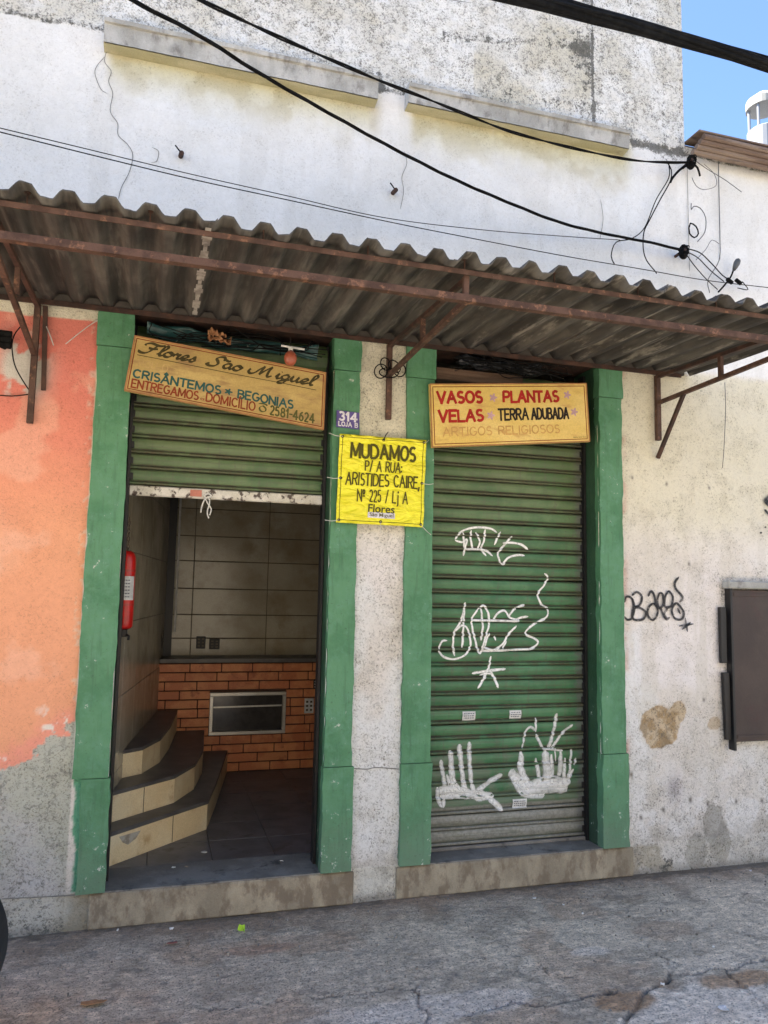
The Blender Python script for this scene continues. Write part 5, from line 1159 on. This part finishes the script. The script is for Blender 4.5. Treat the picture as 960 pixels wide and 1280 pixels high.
def insul(px, py, label):
    p = wp(px, py, 3.93); o = empty('insulator', p, label, 'insulator', 'cable insulators on the white wall')
    MB().tube([(p.x, 4.0, p.z), (p.x, 3.90, p.z+.005)], .010, 8).build('pin', 'rust_dark', o)
    MB().tube([(p.x+.005, 3.925, p.z+d) for d in (-.045, -.03, -.02, -.01, 0, .01, .02, .03, .045)], [.014, .026, .018, .027, .018, .027, .018, .024, .012], 12).build('spool', 'rubber', o)
    for k in range(5):
        a = random.uniform(0, 6.28); q_ = [p+Vector((.03*math.cos(a+t_), random.uniform(-.03, .0), .04*math.sin(a+t_*1.3))) for t_ in np.linspace(0, 4.5, 7)]
        MB().tube(spline([np.array(s) for s in q_], n=4), .0035, 5).build('binding', 'rubber', o)
insul(862, 203, 'upper black cable insulator at the corner of the tall wall'); insul(853, 315, 'lower black cable insulator with a rusty red base above the awning')
def W(name, pts, r_, label, mat='rubber', y=3.955, cat='wire'): return cable(name, [wp(px, py, y) for px, py in pts], r_, label, mat, step=.02, cat=cat)
W('drop_cable', [(861, 205), (850, 212), (841, 222), (838, 228)], .008, 'short thick black cable slanting down from the upper insulator', cat='cable')
W('drop_cable', [(866, 204), (872, 210), (875, 220)], .007, 'thick black cable end curling right of the upper insulator', cat='cable')
W('drop_cable', [(834, 203), (839, 212), (838, 226), (825, 250), (812, 275), (805, 290), (804, 310), (808, 325), (818, 338), (821, 342)], .0038, 'black wire dropping from the upper cable and curving down to the awning', cat='cable')
W('drop_cable', [(836, 204), (836, 222), (820, 250), (806, 284), (790, 298), (770, 303), (764, 320), (768, 330)], .0034, 'black wire from the upper cable end that loops left before touching the awning', cat='cable')
W('wire', [(868, 200), (885, 212), (905, 224), (927, 240)], .0025, 'thin straight wire slanting right from the upper insulator', 'wire_grey')
W('wire', [(880, 205), (893, 218), (895, 232), (880, 237), (870, 232), (865, 222)], .002, 'thin grey wire loop beside the upper insulator', 'wire_grey')
W('wire', [(864, 254), (864, 262), (867, 258), (875, 260), (882, 272), (881, 290), (872, 302)], .003, 'frayed grey wire curl on the wall corner between the insulators', 'wire_grey')
W('wire', [(861, 285), (863, 279), (870, 283), (873, 292), (868, 297), (862, 292), (861, 285)], .0048, 'small black wire ring on the wall between the insulators')
W('wire', [(898, 202), (899, 250), (900, 300), (900, 318), (897, 330), (885, 350), (887, 366)], .0028, 'long thin grey wire hanging straight down the right wall', 'wire_grey')
W('wire', [(856, 310), (875, 316), (890, 330), (903, 344), (912, 350)], .004, 'black wire curving from the lower insulator to the loose connector')
W('wire', [(857, 314), (872, 322), (888, 338), (905, 352)], .0035, 'thinner black wire just under the curve from lower insulator to the loose connector')
W('wire', [(858, 318), (868, 332), (882, 348), (897, 362)], .0032, 'black wire slanting down from the lower insulator onto the awning edge')
W('wire', [(870, 325), (882, 312), (890, 300), (899, 305)], .002, 'pale grey wire hook above the awning at the right', 'wire_grey')
W('drop_cable', [(898, 365), (906, 356), (914, 345), (918, 333)], .006, 'thick black cable end rising to the dark bulb connector', cat='cable')
cn = empty('cable_connector', wp(921, 329, 3.93), 'dark bulb-shaped cable connector sticking up above the right end of the awning', 'connector')
p = wp(921, 329, 3.93); MB().tube([p+Vector((d*.5, 0, d)) for d in (-.05, -.03, 0, .02, .032)], [.010, .016, .021, .018, .006], 10).build('cap', flat('grey_rubber', (.10, .10, .095), .5), cn, smooth=True)
for q_ in ((912, 351), (923, 352)):
    p = wp(*q_, 3.93); MB().tube([p+Vector((-.02, 0, .01)), p+Vector((.02, 0, -.012))], .013, 8).build('clamp', 'rubber', cn)
W('wire', [(928, 352), (935, 362), (922, 360)], .003, 'tiny black wire hook right of the clamps above the awning')
W('wire', [(906, 478), (907, 510), (905, 560), (903, 585)], .0022, 'thin dark wire hanging below the right bracket arm', 'wire_grey')
for q_, lb_ in (((226, 192), 'dark metal stub set in the white wall at the left above the awning'), ((493, 238), 'dark metal stub set in the white wall near the middle above the awning')):
    p = wp(*q_, 3.97); o = empty('wall_stub', p, lb_, 'hook')
    MB().tube([(p.x, 4.0, p.z), (p.x+.004, 3.95, p.z-.006)], .013, 8).build('peg', 'rust_dark', o); MB().tube([(p.x, 3.96, p.z), (p.x-.02, 3.955, p.z+.02), (p.x-.03, 3.955, p.z+.032)], .004, 5).build('wire_end', 'rubber', o)

# ================================================================== LITTER AND TYRE
def scrap(name, px, py, w_, h_, col, label, cat, seed, z=0.0, hh=.012):
    rnd = random.Random(seed); p = gp(px, py, z); top = []; mb = MB(); n_ = 9
    ring = [(p.x+w_*(.5+.5*rnd.random())*math.cos(2*math.pi*k/n_), p.y+h_*(.5+.5*rnd.random())*math.sin(2*math.pi*k/n_)) for k in range(n_)]
    zz = [z+.010+rnd.random()*hh for _ in ring]; i = len(mb.v)
    mb.v += [(x, y, q_) for (x, y), q_ in zip(ring, zz)]+[(p.x, p.y, z+hh*.8+.010)]+[(x, y, q_-.003) for (x, y), q_ in zip(ring, zz)]+[(p.x, p.y, z+hh*.8+.007)]
    for k in range(n_): mb.f += [(k, (k+1) % n_, n_), (n_+1+(k+1) % n_, n_+1+k, 2*n_+1), (k, n_+1+k, n_+1+(k+1) % n_, (k+1) % n_)]
    return tag(mb.build(name, flat(name+'_'+str(seed), col, .7)), label, cat)
scrap('crumpled_wrapper', 302, 1166, .024, .03, (.45, .75, .03), 'small bright lime green crumpled wrapper on the pavement before the left door', 'litter', 1, hh=.03)
scrap('cardboard_scrap', 115, 1257, .055, .03, (.36, .20, .10), 'torn brown cardboard scrap on the pavement at the lower left', 'litter', 2, hh=.012)
scrap('reddish_scrap', 216, 1181, .03, .010, (.22, .08, .07), 'flat reddish scrap on the pavement left of the green wrapper', 'litter', 3, hh=.003)
for k, (px, py, s_, c_, lb_) in enumerate(((214, 1164, .012, (.8, .8, .78), 'white pebble-like scrap on the pavement just left of the green wrapper'), (147, 1166, .009, (.6, .55, .48), 'pale crumb near the left end of the step'), (668, 1126, .011, (.8, .8, .8), 'white scrap on the pavement below the closed shutter, uppermost'),
        (704, 1134, .008, (.7, .7, .7), 'white crumb on the pavement right of the two by the shutter step'), (828, 1234, .012, (.8, .8, .78), 'white pebble lying in the broad pavement crack'), (728, 1145, .007, (.75, .75, .75), 'lowest small white crumb on the pavement below the shutter'),
        (938, 1091, .010, (.7, .66, .7), 'pale crumb at the foot of the right wall'), (892, 1187, .007, (.7, .68, .65), 'pale crumb on the pavement at the right above the cracks'), (904, 1264, .03, (.62, .62, .64), 'thin whitish smear of paper at the lower right'))):
    scrap('litter_crumb', px, py, s_, s_*.8, c_, lb_, 'litter', 20+k, hh=.008)
for k, (px, py, w_, c_, lb_) in enumerate(((255, 1068, .022, (.62, .62, .58), 'small white paper square on the tiled floor inside the door'), (217, 1087, .012, (.7, .7, .66), 'white crumb on the door sill, left'), (352, 1079, .010, (.75, .75, .72), 'white crumb on the door sill, right'), (233, 1086, .012, (.25, .2, .15), 'dull brown crumb beside the white one on the sill'),
        (390, 1073, .014, (.3, .28, .24), 'grey scrap on the door sill beside the right pilaster'))):
    scrap('paper_scrap', px, py, w_, w_*.7, c_, lb_, 'litter', 50+k, z=.17, hh=.006)
rnd = random.Random(8); mb = MB()
for k in range(420):
    x = rnd.uniform(-1, 4.2); y = 3.93-abs(rnd.gauss(0, .35)) if rnd.random() < .6 else rnd.uniform(2.4, 3.9); r_ = rnd.uniform(.0015, .0045)
    mb.box(x-r_, x+r_, y-r_, y+r_, -.004, r_*1.2+.002)
tag(mb.build('grit', weathered('grit', (.3, .28, .25), (.16, .14, .12), .9, 9, bstr=0)), 'loose grit and tiny stones scattered on the pavement', kind='stuff')

d = pxray(-119, 1172); k = 2.62/(d@fw); c_ = d*k+np.array([0, 0, EYE]); rad = max(.25, c_[2]-.003)
ty = empty('car_wheel', (c_[0], c_[1], 0), 'black rubber tyre just entering the picture at the lower left edge', 'wheel')
rad = .315; c_[2] = rad+.004
prf = [(rad-.10, .08), (rad-.05, .105), (rad-.015, .098), (rad, .075), (rad, -.075), (rad-.015, -.098), (rad-.05, -.105), (rad-.10, -.08)]
mb = MB(); n_ = 64
for q_ in range(n_):
    a = 2*math.pi*q_/n_
    for r_, yy in prf: mb.v.append((c_[0]+r_*math.cos(a), c_[1]+yy, c_[2]+r_*math.sin(a)))
for q_ in range(n_):
    for w_ in range(len(prf)): mb.f.append((q_*8+w_, ((q_+1) % n_)*8+w_, ((q_+1) % n_)*8+(w_+1) % 8, q_*8+(w_+1) % 8))
mb.build('tyre', flat('tyre_rubber', (.018, .019, .022), .7), ty)
mb = MB()
mb.tube([(c_[0], c_[1]-.07, c_[2]), (c_[0], c_[1]+.06, c_[2])], rad-.098, 40); mb.build('rim', 'steel', ty)

# unseen cream house front, added behind the camera to bounce sunlight onto the facade
ob = MB(); ob.box(-14, 16, -10.3, -10.0, -.13, 9)
ob = ob.build('bounce_street_front', weathered('cream_render', (.68, .58, .44), (.74, .66, .52), .9, 2), None); tag(ob, kind='structure')
MAT['dark_win'] = flat('shaded_opening', (.08, .07, .06), .4)
for k in range(7):
    for z in (1.0, 4.2, 6.6): MB().box(-12+k*4, -10.8+k*4, -9.995, -9.97, z-.0, z+1.5).build('window', 'dark_win', ob)
